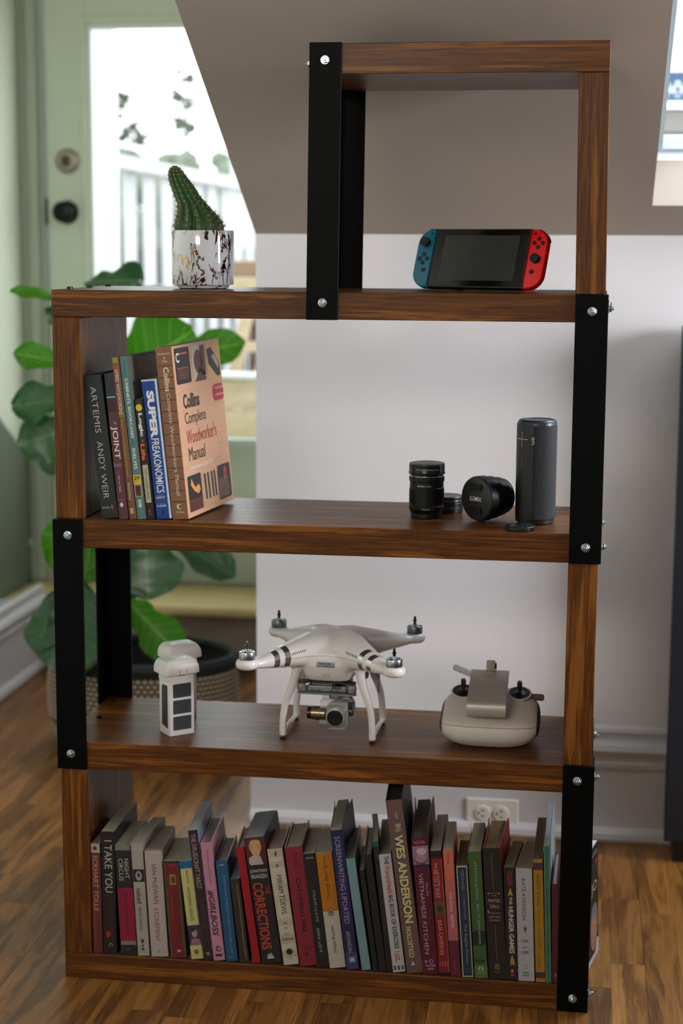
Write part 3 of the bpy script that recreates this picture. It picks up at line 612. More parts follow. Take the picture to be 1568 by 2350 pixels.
lb('coral and pink paperback with maroon bottom section', 0.6637, 0.0165, 0.2167, 4.3, 0.142, -0.035, (206, 110, 122), dec=[
    ('r', 0.0, 0.22, 0.0, 1.0, (232, 124, 98)), ('r', 0.22, 0.36, 0.0, 1.0, (222, 112, 106)), ('r', 0.715, 1.0, 0.0, 1.0, (112, 26, 60)), ('t', 'Walker', 'down', 0.03, 0.11, 0.38, 0.62, (140, 50, 44)), ('t', 'SUBURBAN', 'down', 0.33, 0.485, 0.36, 0.64, (240, 206, 204), 0.01), ('t', 'MOTEL', 'down', 0.505, 0.615, 0.36, 0.66, (246, 216, 214), 0.02, 0.3), ('t', 'TALON', 'down', 0.87, 0.975, 0.40, 0.62, (170, 84, 110))])
lb('navy paperback spine framed by a thin cream border', 0.6840, 0.0178, 0.1909, 4.1, 0.124, -0.02, (206, 200, 176), dec=[
    ('r', 0.012, 0.988, 0.10, 0.90, (12, 48, 74)), ('t', 'MICHAEL', 'down', 0.035, 0.23, 0.38, 0.66, (140, 158, 168)), ('t', 'O', 'down', 0.245, 0.285, 0.36, 0.70, (140, 70, 90)), ('t', 'NDAATJE', 'down', 0.29, 0.48, 0.38, 0.66, (140, 158, 168)), ('t', 'The English Patient', 'down', 0.515, 0.885, 0.34, 0.66, (150, 168, 176)),
    ('o', 0.935, 0.5, 0.0036, (110, 130, 140)), ('o', 0.935, 0.5, 0.0028, (12, 48, 74)), ('t', 'V', 'across', 0.925, 0.945, 0.42, 0.58, (140, 158, 168))], pcol=(128, 96, 66))
lb('green paperback with dark blot low on its spine', 0.7060, 0.0212, 0.2165, 4.1, 0.142, 0.0, (62, 104, 52), flare=0.005, dec=[
    ('p', [(0.635, 0.0), (0.62, 0.4), (0.63, 1.0), (0.73, 1.0), (0.745, 0.5), (0.735, 0.0)], (18, 26, 18)), ('r', 0.90, 1.0, 0.0, 1.0, (92, 128, 60)), ('p', [(0.84, 0.02), (0.86, 0.5), (0.85, 0.98), (0.875, 0.7), (0.88, 0.2)], (30, 54, 28)), ('t', 'STATION ELEVEN', 'down', 0.08, 0.375, 0.42, 0.62, (170, 190, 160)), ('t', 'EMILY ST. JOHN MANDEL', 'down', 0.41, 0.735, 0.42, 0.62, (180, 196, 176), 0.005),
    ('o', 0.925, 0.5, 0.0045, (190, 200, 180), 0.004), ('o', 0.93, 0.5, 0.0015, (92, 128, 60), 0.004), ('t', 'HARPER', 'across', 0.945, 0.952, 0.25, 0.75, (170, 186, 160)), ('t', 'AVENUE', 'across', 0.958, 0.966, 0.2, 0.8, (170, 186, 160), 0.02)])
GOLD = (176, 150, 84)
lb('black hardcover with red boards and small gold ornaments on its spine', 0.7333, 0.0290, 0.2240, 3.9, 0.147, 0.03, (16, 14, 14), 'hard', flare=0.003, dec=[
    ('r', 0.04, 0.31, 0.48, 0.495, GOLD), ('r', 0.59, 0.85, 0.48, 0.495, GOLD), ('r', 0.340, 0.343, 0.15, 0.85, GOLD), ('r', 0.492, 0.495, 0.15, 0.85, GOLD), ('o', 0.345, 0.2, 0.0014, GOLD), ('o', 0.345, 0.8, 0.0014, GOLD), ('o', 0.482, 0.15, 0.0018, GOLD),
    ('t', 'THE', 'across', 0.356, 0.366, 0.36, 0.64, (196, 180, 140)), ('t', 'PAINTED', 'across', 0.385, 0.41, 0.16, 0.84, (206, 190, 150)), ('t', 'GIRLS', 'across', 0.43, 0.455, 0.26, 0.76, (206, 190, 150)), ('t', 'CATHY MARIE', 'across', 0.515, 0.530, 0.18, 0.80, (196, 180, 140)), ('t', 'BUCHANAN', 'across', 0.540, 0.555, 0.24, 0.76, (196, 180, 140)),
    ('r', 0.885, 0.925, 0.38, 0.62, GOLD), ('r', 0.889, 0.921, 0.41, 0.59, (16, 14, 14)), ('t', 'R', 'across', 0.893, 0.917, 0.43, 0.56, GOLD), ('t', 'RIVERHEAD BOOKS', 'across', 0.94, 0.948, 0.3, 0.7, GOLD)], board_col=(140, 24, 26), pcol=(150, 128, 86))
lb('black paperback with gold arrow running down its spine', 0.7566, 0.0176, 0.1929, 2.8, 0.128, 0.05, (16, 15, 17), bend=0.004, dec=[
    ('t', 'COLLINS', 'down', 0.03, 0.16, 0.34, 0.74, (186, 40, 40), 0.01), ('p', [(0.175, 0.55), (0.24, 0.34), (0.25, 0.34), (0.24, 0.55), (0.25, 0.76), (0.24, 0.76)], (196, 160, 70)), ('r', 0.24, 0.80, 0.535, 0.565, (170, 130, 60)), ('t', 'THE', 'down', 0.26, 0.325, 0.42, 0.70, (226, 222, 214), 0.02), ('t', 'HUNGER GAMES', 'down', 0.345, 0.76, 0.32, 0.78, (226, 222, 214), 0.025),
    ('p', [(0.77, 0.55), (0.82, 0.36), (0.87, 0.36), (0.855, 0.55), (0.87, 0.76), (0.82, 0.76)], (186, 150, 64)), ('r', 0.90, 0.965, 0.38, 0.68, (170, 26, 30)), ('o', 0.915, 0.53, 0.0014, (226, 200, 200))], pcol=(150, 132, 104))
lb('light grey paperback with brown capitals and small plant drawing', 0.7796, 0.0264, 0.1926, 2.6, 0.128, 0.06, (196, 196, 206), bend=0.004, dec=[
    ('t', 'KATE ATKINSON', 'down', 0.09, 0.455, 0.34, 0.58, (110, 64, 66), 0.008), ('p', [(0.57, 0.5), (0.505, 0.34), (0.53, 0.45), (0.50, 0.5), (0.53, 0.55), (0.51, 0.64), (0.545, 0.58)], (76, 90, 84)), ('t', 'LIFE', 'across', 0.63, 0.655, 0.26, 0.70, (80, 60, 66), 0.01), ('t', 'after', 'across', 0.682, 0.708, 0.30, 0.62, (120, 120, 126), 0, 0.4), ('t', 'LIFE', 'across', 0.73, 0.757, 0.24, 0.70, (80, 60, 66), 0.01),
    ('o', 0.873, 0.48, 0.0036, (120, 120, 130)), ('o', 0.873, 0.48, 0.0030, (196, 196, 206)), ('r', 0.855, 0.89, 0.47, 0.49, (110, 110, 120)), ('t', 'ANCHOR', 'across', 0.915, 0.93, 0.28, 0.70, (90, 80, 90), 0.02), ('t', 'CANADA', 'across', 0.94, 0.955, 0.28, 0.70, (90, 80, 90), 0.02)], pcol=(160, 142, 116))
lb('mustard yellow book with blue and red bands at both ends', 0.8025, 0.0152, 0.2099, 2.6, 0.205, 0.012, (192, 140, 34), dec=[
    ('r', 0.03, 0.058, 0.0, 1.0, (28, 74, 110)), ('r', 0.058, 0.088, 0.0, 1.0, (126, 24, 22)), ('r', 0.92, 0.945, 0.0, 1.0, (28, 56, 80)), ('r', 0.945, 0.968, 0.0, 1.0, (126, 24, 22)), ('t', 'NIGHT CARS', 'down', 0.12, 0.37, 0.32, 0.66, (96, 64, 20)), ('t', 'TEDDY JAM • ERIC BEDDOWS', 'down', 0.40, 0.735, 0.34, 0.56, (110, 74, 24)), ('t', 'GROUNDWOOD', 'down', 0.77, 0.89, 0.34, 0.5, (96, 64, 20))], pcol=(104, 84, 64))
PAR = lb('thin green spined guide book with white and blue cover facing right', 0.8155, 0.0086, 0.2330, 2.2, 0.228, 0.02, (58, 132, 96), dec=[
    ('t', 'SECRET PARIS', 'down', 0.305, 0.505, 0.26, 0.64, (18, 60, 46), 0.01), ('t', 'local guides', 'down', 0.03, 0.24, 0.3, 0.6, (30, 92, 68)), ('t', 'JONGLEZ PUBLISHING', 'down', 0.62, 0.80, 0.3, 0.6, (30, 92, 68)), ('o', 0.865, 0.45, 0.0011, (16, 40, 30)), ('o', 0.885, 0.45, 0.0011, (16, 40, 30))], board_col=(208, 220, 232), pcol=(205, 214, 226))
lb('dark red hardcover last in the row beside the steel post', 0.8265, 0.0105, 0.1687, 1.7, 0.15, 0.02, (92, 12, 24), 'hard', dec=[('r', 0.90, 0.94, 0.45, 0.6, (190, 170, 170))])
# large dark picture book beyond the last spine, its cover shows outside the post
pb = book('picture_book', 'black book with grey haired portrait cover, sticking out right of the steel post', 'book', 0.8630, 0.010, 0.196, 2.0, 0.140, 0.215, Z0, 0.010, (30, 26, 26), 'paper', [], pcol=(200, 198, 192), group=None)
def cover_frame(b, wd, fn):
    """run fn(add) where add(kind, ...) prints on the right hand cover (plane x = wd)"""
    fn(b, wd)
def side_poly(b, wd, pts, c, lay, nm='printed_mark'):
    bm = NB(); x = wd + 0.0002 + 0.00008*lay; vs = [bm.verts.new((x, y, z)) for y, z in pts]; bm.faces.new(vs); return obj(nm, bm, mat(c, 0.4), b)
def side_text(b, wd, s, y0, y1, z0, z1, c, lay, bold=0.0, shear=0.0):
    bm = NB(); x = wd + 0.0002 + 0.00008*lay; text(bm, s, (x, y0, z0), (0, y1-y0, 0), (0, 0, z1-z0), bold, shear); return obj('lettering', bm, mat(c, 0.45), b)
def side_rect(b, wd, y0, y1, z0, z1, c, lay, nm='printed_panel', r=0.0):
    if not r: pts = [(y0,z0),(y1,z0),(y1,z1),(y0,z1)]
    else:
        pts = []
        for cy, cz, a0 in ((y1-r, z0+r, -90), (y1-r, z1-r, 0), (y0+r, z1-r, 90), (y0+r, z0+r, 180)):
            for k in range(5): a = math.radians(a0 + 22.5*k); pts.append((cy + r*math.cos(a), cz + r*math.sin(a)))
    return side_poly(b, wd, pts, c, lay, nm)
def ell(cy, cz, ry, rz, n=20): return [(cy + ry*math.cos(2*PI*i/n), cz + rz*math.sin(2*PI*i/n)) for i in range(n)]
PBW = 0.010
side_text(pb, PBW, 'The new collection', 0.07, 0.135, 0.180, 0.187, (180, 176, 170), 1); side_rect(pb, PBW, 0.120, 0.130, 0.158, 0.170, (180, 60, 66), 1)
side_text(pb, PBW, 'JO', 0.085, 0.128, 0.112, 0.135, (200, 200, 190), 1)
side_poly(pb, PBW, ell(0.105, 0.062, 0.030, 0.036), (120, 124, 140), 1); side_poly(pb, PBW, ell(0.102, 0.048, 0.024, 0.032), (186, 136, 112), 2)
side_poly(pb, PBW, [(0.03, 0.0), (0.139, 0.0), (0.139, 0.026), (0.125, 0.030), (0.110, 0.010), (0.06, 0.010)], (206, 206, 216), 3)
side_poly(pb, PBW, ell(0.114, 0.054, 0.003, 0.002, 8), (60, 40, 36), 3); side_poly(pb, PBW, ell(0.104, 0.028, 0.008, 0.002, 8), (140, 70, 66), 3)
# white blue cover art on the green guide
PW = 0.0086
side_poly(PAR, PW, [(0.01, 0.20), (0.06, 0.16), (0.11, 0.10), (0.14, 0.04), (0.11, 0.03), (0.07, 0.08), (0.01, 0.12)], (150, 176, 205), 1)
side_poly(PAR, PW, [(0.05, 0.175), (0.10, 0.14), (0.13, 0.10), (0.126, 0.097), (0.09, 0.13), (0.05, 0.165)], (40, 96, 90), 2)

# ---------------------------------------------------------------- books on the middle shelf
ZB = ZS['B'][1]; G2 = 'books on the middle shelf'
def ub(label, x, wd, h, ang, dep, y0, col, kind='paper', dec=(), s=0.14, **k):
    return book('book', label, 'book', x, wd, h, ang, dep, s, ZB, y0, col, kind, dec, group=G2, **k)
ub('black hardcover with thin white capitals, leftmost on the middle shelf', 0.0877, 0.0275, 0.2345, 6.2, 0.155, 0.014, (20, 25, 28), 'hard', dec=[
    ('t', 'ARTEMIS', 'down', 0.08, 0.40, 0.26, 0.62, (196, 200, 200), -0.012), ('t', 'ANDY WEIR', 'down', 0.46, 0.86, 0.26, 0.62, (196, 200, 200), -0.012), ('t', 'CROWN', 'across', 0.917, 0.929, 0.08, 0.56, (190, 190, 190)), ('r', 0.908, 0.934, 0.70, 0.77, (220, 84, 50))], pcol=(170, 164, 152))
ub('maroon woodworking paperback with dark top, next to the leftmost black hardcover', 0.1099, 0.0150, 0.2372, 5.1, 0.16, 0.014, (92, 44, 50), dec=[
    ('r', 0.0, 0.155, 0.0, 1.0, (22, 34, 44)), ('r', 0.155, 0.165, 0.0, 1.0, (120, 180, 200)), ('r', 0.165, 0.26, 0.0, 1.0, (52, 20, 26)), ('t', 'the', 'across', 0.325, 0.345, 0.50, 0.85, (190, 180, 184)), ('t', 'JOINT', 'down', 0.36, 0.585, 0.10, 0.92, (226, 222, 226), 0.01), ('t', 'Book', 'across', 0.605, 0.64, 0.05, 0.95, (150, 130, 140)),
    ('t', '-- Terrie Noll', 'down', 0.67, 0.81, 0.38, 0.62, (206, 200, 204)), ('t', 'CHARTWELL', 'across', 0.862, 0.872, 0.1, 0.9, (160, 146, 150)), ('p', [(0.88, 0.5), (0.90, 0.72), (0.92, 0.5), (0.90, 0.28)], (226, 224, 226))])
ub('thin tall brown paperback with olive and orange squares at spine top', 0.1251, 0.0110, 0.2636, 5.7, 0.19, 0.016, (118, 82, 58), dec=[
    ('r', 0.0, 0.035, 0.1, 0.9, (138, 142, 30)), ('r', 0.045, 0.075, 0.1, 0.9, (170, 74, 24)), ('r', 0.34, 0.37, 0.05, 0.95, (120, 120, 26)), ('t', 'HYBRID WOODWORKING', 'down', 0.075, 0.35, 0.2, 0.82, (232, 214, 190), 0.012), ('t', 'Blending Power & Hand Tools for Quick, Quality Furniture', 'down', 0.38, 0.74, 0.32, 0.66, (220, 190, 60)), ('t', 'SPAGNUOLO', 'down', 0.77, 0.88, 0.30, 0.66, (226, 206, 180)), ('r', 0.93, 0.965, 0.25, 0.75, (200, 170, 90))])
CAB = ub('tall teal spined paperback about cabinets, yellow 29 label near its foot', 0.1391, 0.0138, 0.2657, 5.7, 0.215, 0.018, (84, 128, 130), dec=[
    ('t', 'BUILDING', 'down', 0.03, 0.115, 0.35, 0.65, (52, 92, 96)), ('t', 'CABINETS, BOOKCASES', 'down', 0.135, 0.50, 0.30, 0.72, (236, 240, 238), 0.012), ('t', 'AND', 'down', 0.51, 0.55, 0.35, 0.65, (52, 92, 96)), ('t', 'SHELVES', 'down', 0.56, 0.69, 0.30, 0.72, (236, 240, 238), 0.012),
    ('r', 0.725, 0.78, 0.02, 0.98, (224, 196, 50)), ('t', '29', 'across', 0.733, 0.757, 0.15, 0.85, (24, 22, 20), 0.03), ('t', 'PROJECTS', 'across', 0.763, 0.772, 0.15, 0.85, (90, 76, 20)), ('r', 0.78, 0.86, 0.05, 0.95, (176, 160, 130)), ('r', 0.79, 0.855, 0.2, 0.85, (70, 36, 24)), ('r', 0.88, 0.925, 0.35, 0.7, (226, 232, 230)), ('t', 'P', 'across', 0.885, 0.92, 0.42, 0.62, (84, 128, 130), 0.03)], board_col=(96, 92, 90))
ub('short black paperback with yellow dot and cream panel on its spine', 0.1537, 0.0126, 0.1964, 5.4, 0.13, 0.021, (26, 24, 24), dec=[
    ('o', 0.07, 0.5, 0.0056, (232, 206, 30), 0.0056), ('t', 'THE', 'down', 0.055, 0.085, 0.35, 0.65, (40, 36, 20), 0.02), ('t', 'Logic', 'down', 0.115, 0.31, 0.18, 0.80, (236, 236, 232), 0.045), ('t', 'OF', 'down', 0.335, 0.355, 0.38, 0.62, (190, 190, 190)), ('t', 'Life', 'down', 0.37, 0.51, 0.18, 0.76, (232, 98, 36), 0.045),
    ('r', 0.545, 0.86, 0.14, 0.86, (196, 188, 160)), ('t', 'TIM HARFORD', 'down', 0.57, 0.83, 0.34, 0.68, (56, 50, 44)), ('p', [(0.91, 0.5), (0.935, 0.72), (0.945, 0.5), (0.935, 0.28)], (170, 40, 40)), ('r', 0.95, 0.965, 0.25, 0.75, (120, 40, 40))])
ub('glossy blue hardcover with large white capitals on the middle shelf', 0.1746, 0.0240, 0.2278, 5.8, 0.15, 0.0245, (18, 66, 158), 'hard', dec=[
    ('t', 'SUPER', 'down', 0.08, 0.42, 0.26, 0.80, (240, 244, 248), 0.05), ('t', 'FREAKONOMICS', 'down', 0.42, 0.81, 0.26, 0.80, (240, 244, 248), 0.012), ('t', 'STEVEN D.', 'across', 0.825, 0.832, 0.2, 0.75, (150, 180, 220)), ('t', 'LEVITT', 'across', 0.837, 0.852, 0.16, 0.80, (240, 244, 248), 0.01), ('t', 'STEPHEN J.', 'across', 0.885, 0.892, 0.2, 0.75, (150, 180, 220)), ('t', 'DUBNER', 'across', 0.897, 0.912, 0.14, 0.82, (240, 244, 248), 0.01), ('r', 0.94, 0.965, 0.4, 0.6, (12, 26, 70)), ('r', 0.0, 0.012, 0.0, 1.0, (200, 214, 235)), ('r', 0.012, 1.0, 0.95, 1.0, (150, 180, 220))], rough=0.2, board_col=(205, 212, 222))
cl = [('L', 0.075, 0.93, 13, (58, 36, 22), 0.0012), ('t', 'Jackson', 'across', 0.03, 0.047, 0.12, 0.88, (236, 220, 200)), ('t', '&', 'across', 0.053, 0.068, 0.45, 0.58, (236, 220, 200)), ('t', 'Day', 'across', 0.074, 0.092, 0.34, 0.68, (236, 220, 200)),
      ('t', 'Collins', 'down', 0.115, 0.255, 0.36, 0.70, (240, 226, 206), 0.02), ('t', "Complete Woodworker's Manual", 'down', 0.265, 0.86, 0.34, 0.66, (230, 212, 190)), ('o', 0.925, 0.5, 0.0045, (232, 216, 196)), ('o', 0.925, 0.56, 0.0032, (140, 96, 66)), ('t', 'Collins', 'across', 0.950, 0.964, 0.24, 0.78, (232, 216, 196))]
COLL = ub('large woodworking manual with brown spine, its pale wood cover facing right', 0.2031, 0.0276, 0.2798, 5.4, 0.206, 0.0265, (140, 96, 66), dec=cl, s=0.16, board_col=(222, 172, 138))
CW = 0.0276
def cb_(a, e, z0, z1): return (a*0.206, e*0.206, 0.2798*z0, 0.2798*z1)
LINE = mat((190, 138, 104), 0.4)
bm = NB()
for i in range(7):                                  # fine grain lines printed on the cover
    z = 0.2798*(0.18 + 0.09*i)
    pts = [(0.004 + 0.2*k/12, z + 0.006*math.sin(k*0.7 + i)) for k in range(13)]
    for p, q in zip(pts, pts[1:]):
        v = [bm.verts.new((CW+0.00025, p[0], p[1])), bm.verts.new((CW+0.00025, q[0], q[1])), bm.verts.new((CW+0.00025, q[0], q[1]+0.0004)), bm.verts.new((CW+0.00025, p[0], p[1]+0.0004))]
        bm.faces.new(v)
obj('printed_grain', bm, LINE, COLL)
def cr_(a, e, z0, z1, c, lay, r=0.004): y0, y1, q0, q1 = cb_(a, e, z0, z1); side_rect(COLL, CW, y0, y1, q0, q1, c, lay, 'printed_photo', r)
cr_(0.04, 0.34, 0.775, 0.985, (30, 26, 26), 2); cr_(0.07, 0.29, 0.80, 0.86, (92, 48, 36), 3, 0.001); cr_(0.07, 0.29, 0.865, 0.868, (206, 130, 90), 3, 0); cr_(0.07, 0.29, 0.945, 0.955, (190, 110, 70), 3, 0)
cr_(0.38, 0.66, 0.77, 0.985, (206, 192, 170), 2); cr_(0.56, 0.66, 0.80, 0.98, (70, 44, 36), 3, 0.001); side_poly(COLL, CW, ell(0.105, 0.248, 0.018, 0.020), (96, 52, 40), 3); side_poly(COLL, CW, [(0.085, 0.2155), (0.136, 0.2155), (0.128, 0.232), (0.108, 0.238), (0.098, 0.226)], (96, 50, 42), 3)
cr_(0.69, 0.985, 0.77, 0.985, (224, 180, 120), 2); side_poly(COLL, CW, [(0.145, 0.265), (0.165, 0.268), (0.199, 0.240), (0.199, 0.218), (0.185, 0.217), (0.150, 0.240)], (34, 32, 38), 3); side_poly(COLL, CW, [(0.165, 0.252), (0.178, 0.256), (0.196, 0.240), (0.190, 0.230)], (190, 172, 160), 4)
side_text(COLL, CW, 'C', 0.012, 0.026, 0.252, 0.268, (236, 236, 236), 4, 0.03)
cr_(0.76, 1.0, 0.63, 0.73, (186, 36, 56), 2, 0.010); side_text(COLL, CW, 'The No.1 bestselling', 0.166, 0.206, 0.1945, 0.2005, (244, 216, 220), 4, 0.01); side_text(COLL, CW, 'woodworking book', 0.166, 0.206, 0.1830, 0.1890, (244, 216, 220), 4, 0.01)
side_text(COLL, CW, 'Collins', 0.026, 0.094, 0.176, 0.200, (44, 34, 30), 3, 0.03); side_text(COLL, CW, 'Complete', 0.026, 0.116, 0.145, 0.170, (48, 38, 34), 3)
side_text(COLL, CW, "Woodworker's", 0.026, 0.156, 0.118, 0.142, (184, 60, 50), 3); side_text(COLL, CW, 'Manual', 0.028, 0.098, 0.090, 0.112, (48, 38, 34), 3); side_text(COLL, CW, 'Albert Jackson & David Day', 0.028, 0.125, 0.074, 0.083, (250, 244, 238), 3, 0.015)
cr_(0.05, 0.33, 0.03, 0.24, (28, 28, 30), 2); cr_(0.05, 0.33, 0.03, 0.10, (96, 50, 40), 3, 0.002); side_poly(COLL, CW, [(0.022, 0.052), (0.036, 0.040), (0.052, 0.034), (0.062, 0.040), (0.056, 0.050), (0.040, 0.046), (0.026, 0.062)], (230, 160, 80), 4)
cr_(0.36, 0.66, 0.03, 0.24, (214, 172, 130), 2)
for a in (0.40, 0.47, 0.55, 0.61): side_poly(COLL, CW, [(a*0.206, 0.020), ((a+0.035)*0.206, 0.018), ((a+0.03)*0.206, 0.062), ((a-0.01)*0.206, 0.063)], (44, 40, 38), 3)
cr_(0.69, 0.97, 0.03, 0.24, (26, 24, 26), 2)
for a in range(6): side_poly(COLL, CW, [(0.146+a*0.008, 0.012), (0.148+a*0.008, 0.012), (0.150+a*0.007, 0.045), (0.148+a*0.007, 0.045)], (196, 150, 110), 3)
side_poly(COLL, CW, ell(0.176, 0.052, 0.008, 0.012), (170, 70, 60), 3)
side_rect(CAB, 0.0138, 0.04, 0.21, 0.16, 0.262, (110, 106, 104), 1); side_rect(CAB, 0.0138, 0.05, 0.11, 0.165, 0.205, (44, 40, 40), 2)

# ---------------------------------------------------------------- cactus in marbled pot
ZC = ZS['C'][1]
def marble():
    m = bpy.data.materials.new('marbled_glaze'); m.use_nodes = True; nt = m.node_tree; N = nt.nodes; L = nt.links
    b = N['Principled BSDF']; b.inputs['Roughness'].default_value = 0.09; b.inputs['Coat Weight'].default_value = 0.6
    tc = N.new('ShaderNodeTexCoord')
    def vein(scale, seed, th, stretch, mscale, mth):
        mp = N.new('ShaderNodeMapping'); mp.inputs['Location'].default_value = (seed, seed*0.7, seed*1.3); mp.inputs['Scale'].default_value = (scale, scale, scale*stretch); mp.inputs['Rotation'].default_value = (0.3, 0.2, 0)
        L.new(tc.outputs['Object'], mp.inputs[0])
        n = N.new('ShaderNodeTexNoise'); n.inputs['Scale'].default_value = 1; n.inputs['Detail'].default_value = 5; n.inputs['Roughness'].default_value = 0.6; n.inputs['Distortion'].default_value = 0.5; L.new(mp.outputs[0], n.inputs['Vector'])
        s = N.new('ShaderNodeMath'); s.operation = 'SUBTRACT'; s.inputs[1].default_value = 0.5; L.new(n.outputs['Fac'], s.inputs[0])
        a = N.new('ShaderNodeMath'); a.operation = 'ABSOLUTE'; L.new(s.outputs[0], a.inputs[0])
        c = N.new('ShaderNodeMath'); c.operation = 'LESS_THAN'; c.inputs[1].default_value = th; L.new(a.outputs[0], c.inputs[0])
        n2 = N.new('ShaderNodeTexNoise'); n2.inputs['Scale'].default_value = mscale; n2.inputs['Detail'].default_value = 1; L.new(mp.outputs[0], n2.inputs['Vector'])
        g = N.new('ShaderNodeMath'); g.operation = 'GREATER_THAN'; g.inputs[1].default_value = mth; L.new(n2.outputs['Fac'], g.inputs[0])
        q = N.new('ShaderNodeMath'); q.operation = 'MULTIPLY'; L.new(c.outputs[0], q.inputs[0]); L.new(g.outputs[0], q.inputs[1]); return q
    v1 = vein(38, 3.1, 0.018, 0.32, 0.8, 0.44); v2 = vein(30, 8.7, 0.022, 0.35, 0.7, 0.50)
    m1 = N.new('ShaderNodeMixRGB'); m1.inputs[1].default_value = lin((214, 214, 220)); m1.inputs[2].default_value = lin((176, 128, 84)); L.new(v2.outputs[0], m1.inputs[0])
    m2 = N.new('ShaderNodeMixRGB'); m2.inputs[2].default_value = lin((52, 32, 26)); L.new(v1.outputs[0], m2.inputs[0]); L.new(m1.outputs[0], m2.inputs[1])
    L.new(m2.outputs[0], b.inputs['Base Color']); L.new(v2.outputs[0], b.inputs['Metallic'])
    return m
POTX, POTY = 0.2133, 0.155
pot = thing('flower_pot', 'white marbled ceramic pot with gold and brown veins, holding the cactus', 'pot', (POTX, POTY, ZC + 0.0002))
bm = NB(); lathe(bm, [(0.038, 0), (0.042, 0.0015), (0.044, 0.006), (0.050, 0.0065), (0.0512, 0.010), (0.0512, 0.093), (0.0505, 0.0952), (0.0482, 0.0945), (0.0475, 0.080), (0.0475, 0.074)], 64); obj('pot', bm, marble(), pot, True, angle=35)
bm = NB(); lathe(bm, [(0.0474, 0.078), (0.0472, 0.080)], 32)
for f in range(60):
    a = R_.random()*6.28; r = R_.random()*0.044; bmesh.ops.create_icosphere(bm, subdivisions=1, radius=0.002+R_.random()*0.002, matrix=Matrix.Translation((r*math.cos(a), r*math.sin(a), 0.080)))
obj('potting_soil', bm, mat((36, 26, 20), 0.95, bump=0.5), pot)['kind'] = 'stuff'
cac = thing('cactus', 'dark green ribbed cactus leaning left, spiny, growing from the marbled pot', 'cactus', (POTX, POTY, ZC + 0.081))
prof_c = [(-0.012, -0.001, 0.036), (0.000, -0.0045, 0.0365), (0.010, -0.006, 0.0375), (0.024, -0.0065, 0.0372), (0.036, -0.0085, 0.0325), (0.046, -0.0125, 0.0275), (0.058, -0.018, 0.0225), (0.070, -0.0260, 0.0200), (0.083, -0.0325, 0.0185), (0.096, -0.0395, 0.0160), (0.107, -0.0440, 0.0125), (0.115, -0.0460, 0.0085), (0.1195, -0.0470, 0.0035)]
def cprof(t):
    P = [Vector(p) for p in prof_c]; P = [P[0]*2-P[1]] + P + [P[-1]*2-P[-2]]
    n = len(prof_c)-1; i = min(int(t*n), n-1); u = t*n - i; i += 1
    return 0.5*((2*P[i])+(P[i+1]-P[i-1])*u+(2*P[i-1]-5*P[i]+4*P[i+1]-P[i+2])*u*u+(3*P[i]-P[i-1]-3*P[i+1]+P[i+2])*u**3)
NR = 13; bm = NB(); rings = []; SEG = NR*10
for k in range(61):
    z, cx, r = cprof(k/60); rings.append([bm.verts.new((cx + r*(1+0.10*math.cos(NR*th)*min(1, r/0.012))*math.cos(th + 0.35*k/60), r*(1+0.10*math.cos(NR*th)*min(1, r/0.012))*math.sin(th + 0.35*k/60), z)) for th in [2*PI*i/SEG for i in range(SEG)]])
for a, b in zip(rings, rings[1:]):
    for i in range(SEG): bm.faces.new((a[i], a[(i+1) % SEG], b[(i+1) % SEG], b[i]))
bm.faces.new(rings[-1])
obj('stem', bm, mat((34, 74, 26), 0.5, bump=0.2, bscale=200, var=0.3, vscale=40), cac, True)
bma = NB(); bms = NB()
for i in range(NR):
    for k in range(15):
        t = 0.12 + k*0.058
        if t > 0.97: continue
        z, cx, r = cprof(t); th = 2*PI*i/NR + 0.35*t; rr = r*1.10
        p = Vector((cx + rr*math.cos(th), rr*math.sin(th), z)); nrm = Vector((math.cos(th), math.sin(th), 0.25)).normalized()
        bmesh.ops.create_icosphere(bma, subdivisions=1, radius=0.0010, matrix=Matrix.Translation(p))
        big = max(0.25, 1 - t*1.15)
        for q in range(9 if t < 0.5 else 5):
            d = (nrm*R_.uniform(0.25, 1.0) + Vector((R_.uniform(-1,1), R_.uniform(-1,1), R_.uniform(-1,1)))*0.75).normalized()
            if d.dot(nrm) < 0.1: continue
            ln = 0.0165*big*R_.uniform(0.5, 1.0); s = d.orthogonal().normalized()*0.00045; s2 = d.cross(s)
            v = [bms.verts.new(p + s), bms.verts.new(p - s*0.5 + s2), bms.verts.new(p - s*0.5 - s2), bms.verts.new(p + d*ln)]
            for f in ((0,1,3),(1,2,3),(2,0,3)): bms.faces.new([v[j] for j in f])
obj('areoles', bma, mat((206, 176, 140), 0.9), cac)['kind'] = 'stuff'
obj('spines', bms, mat((176, 140, 110), 0.5), cac)['kind'] = 'stuff'

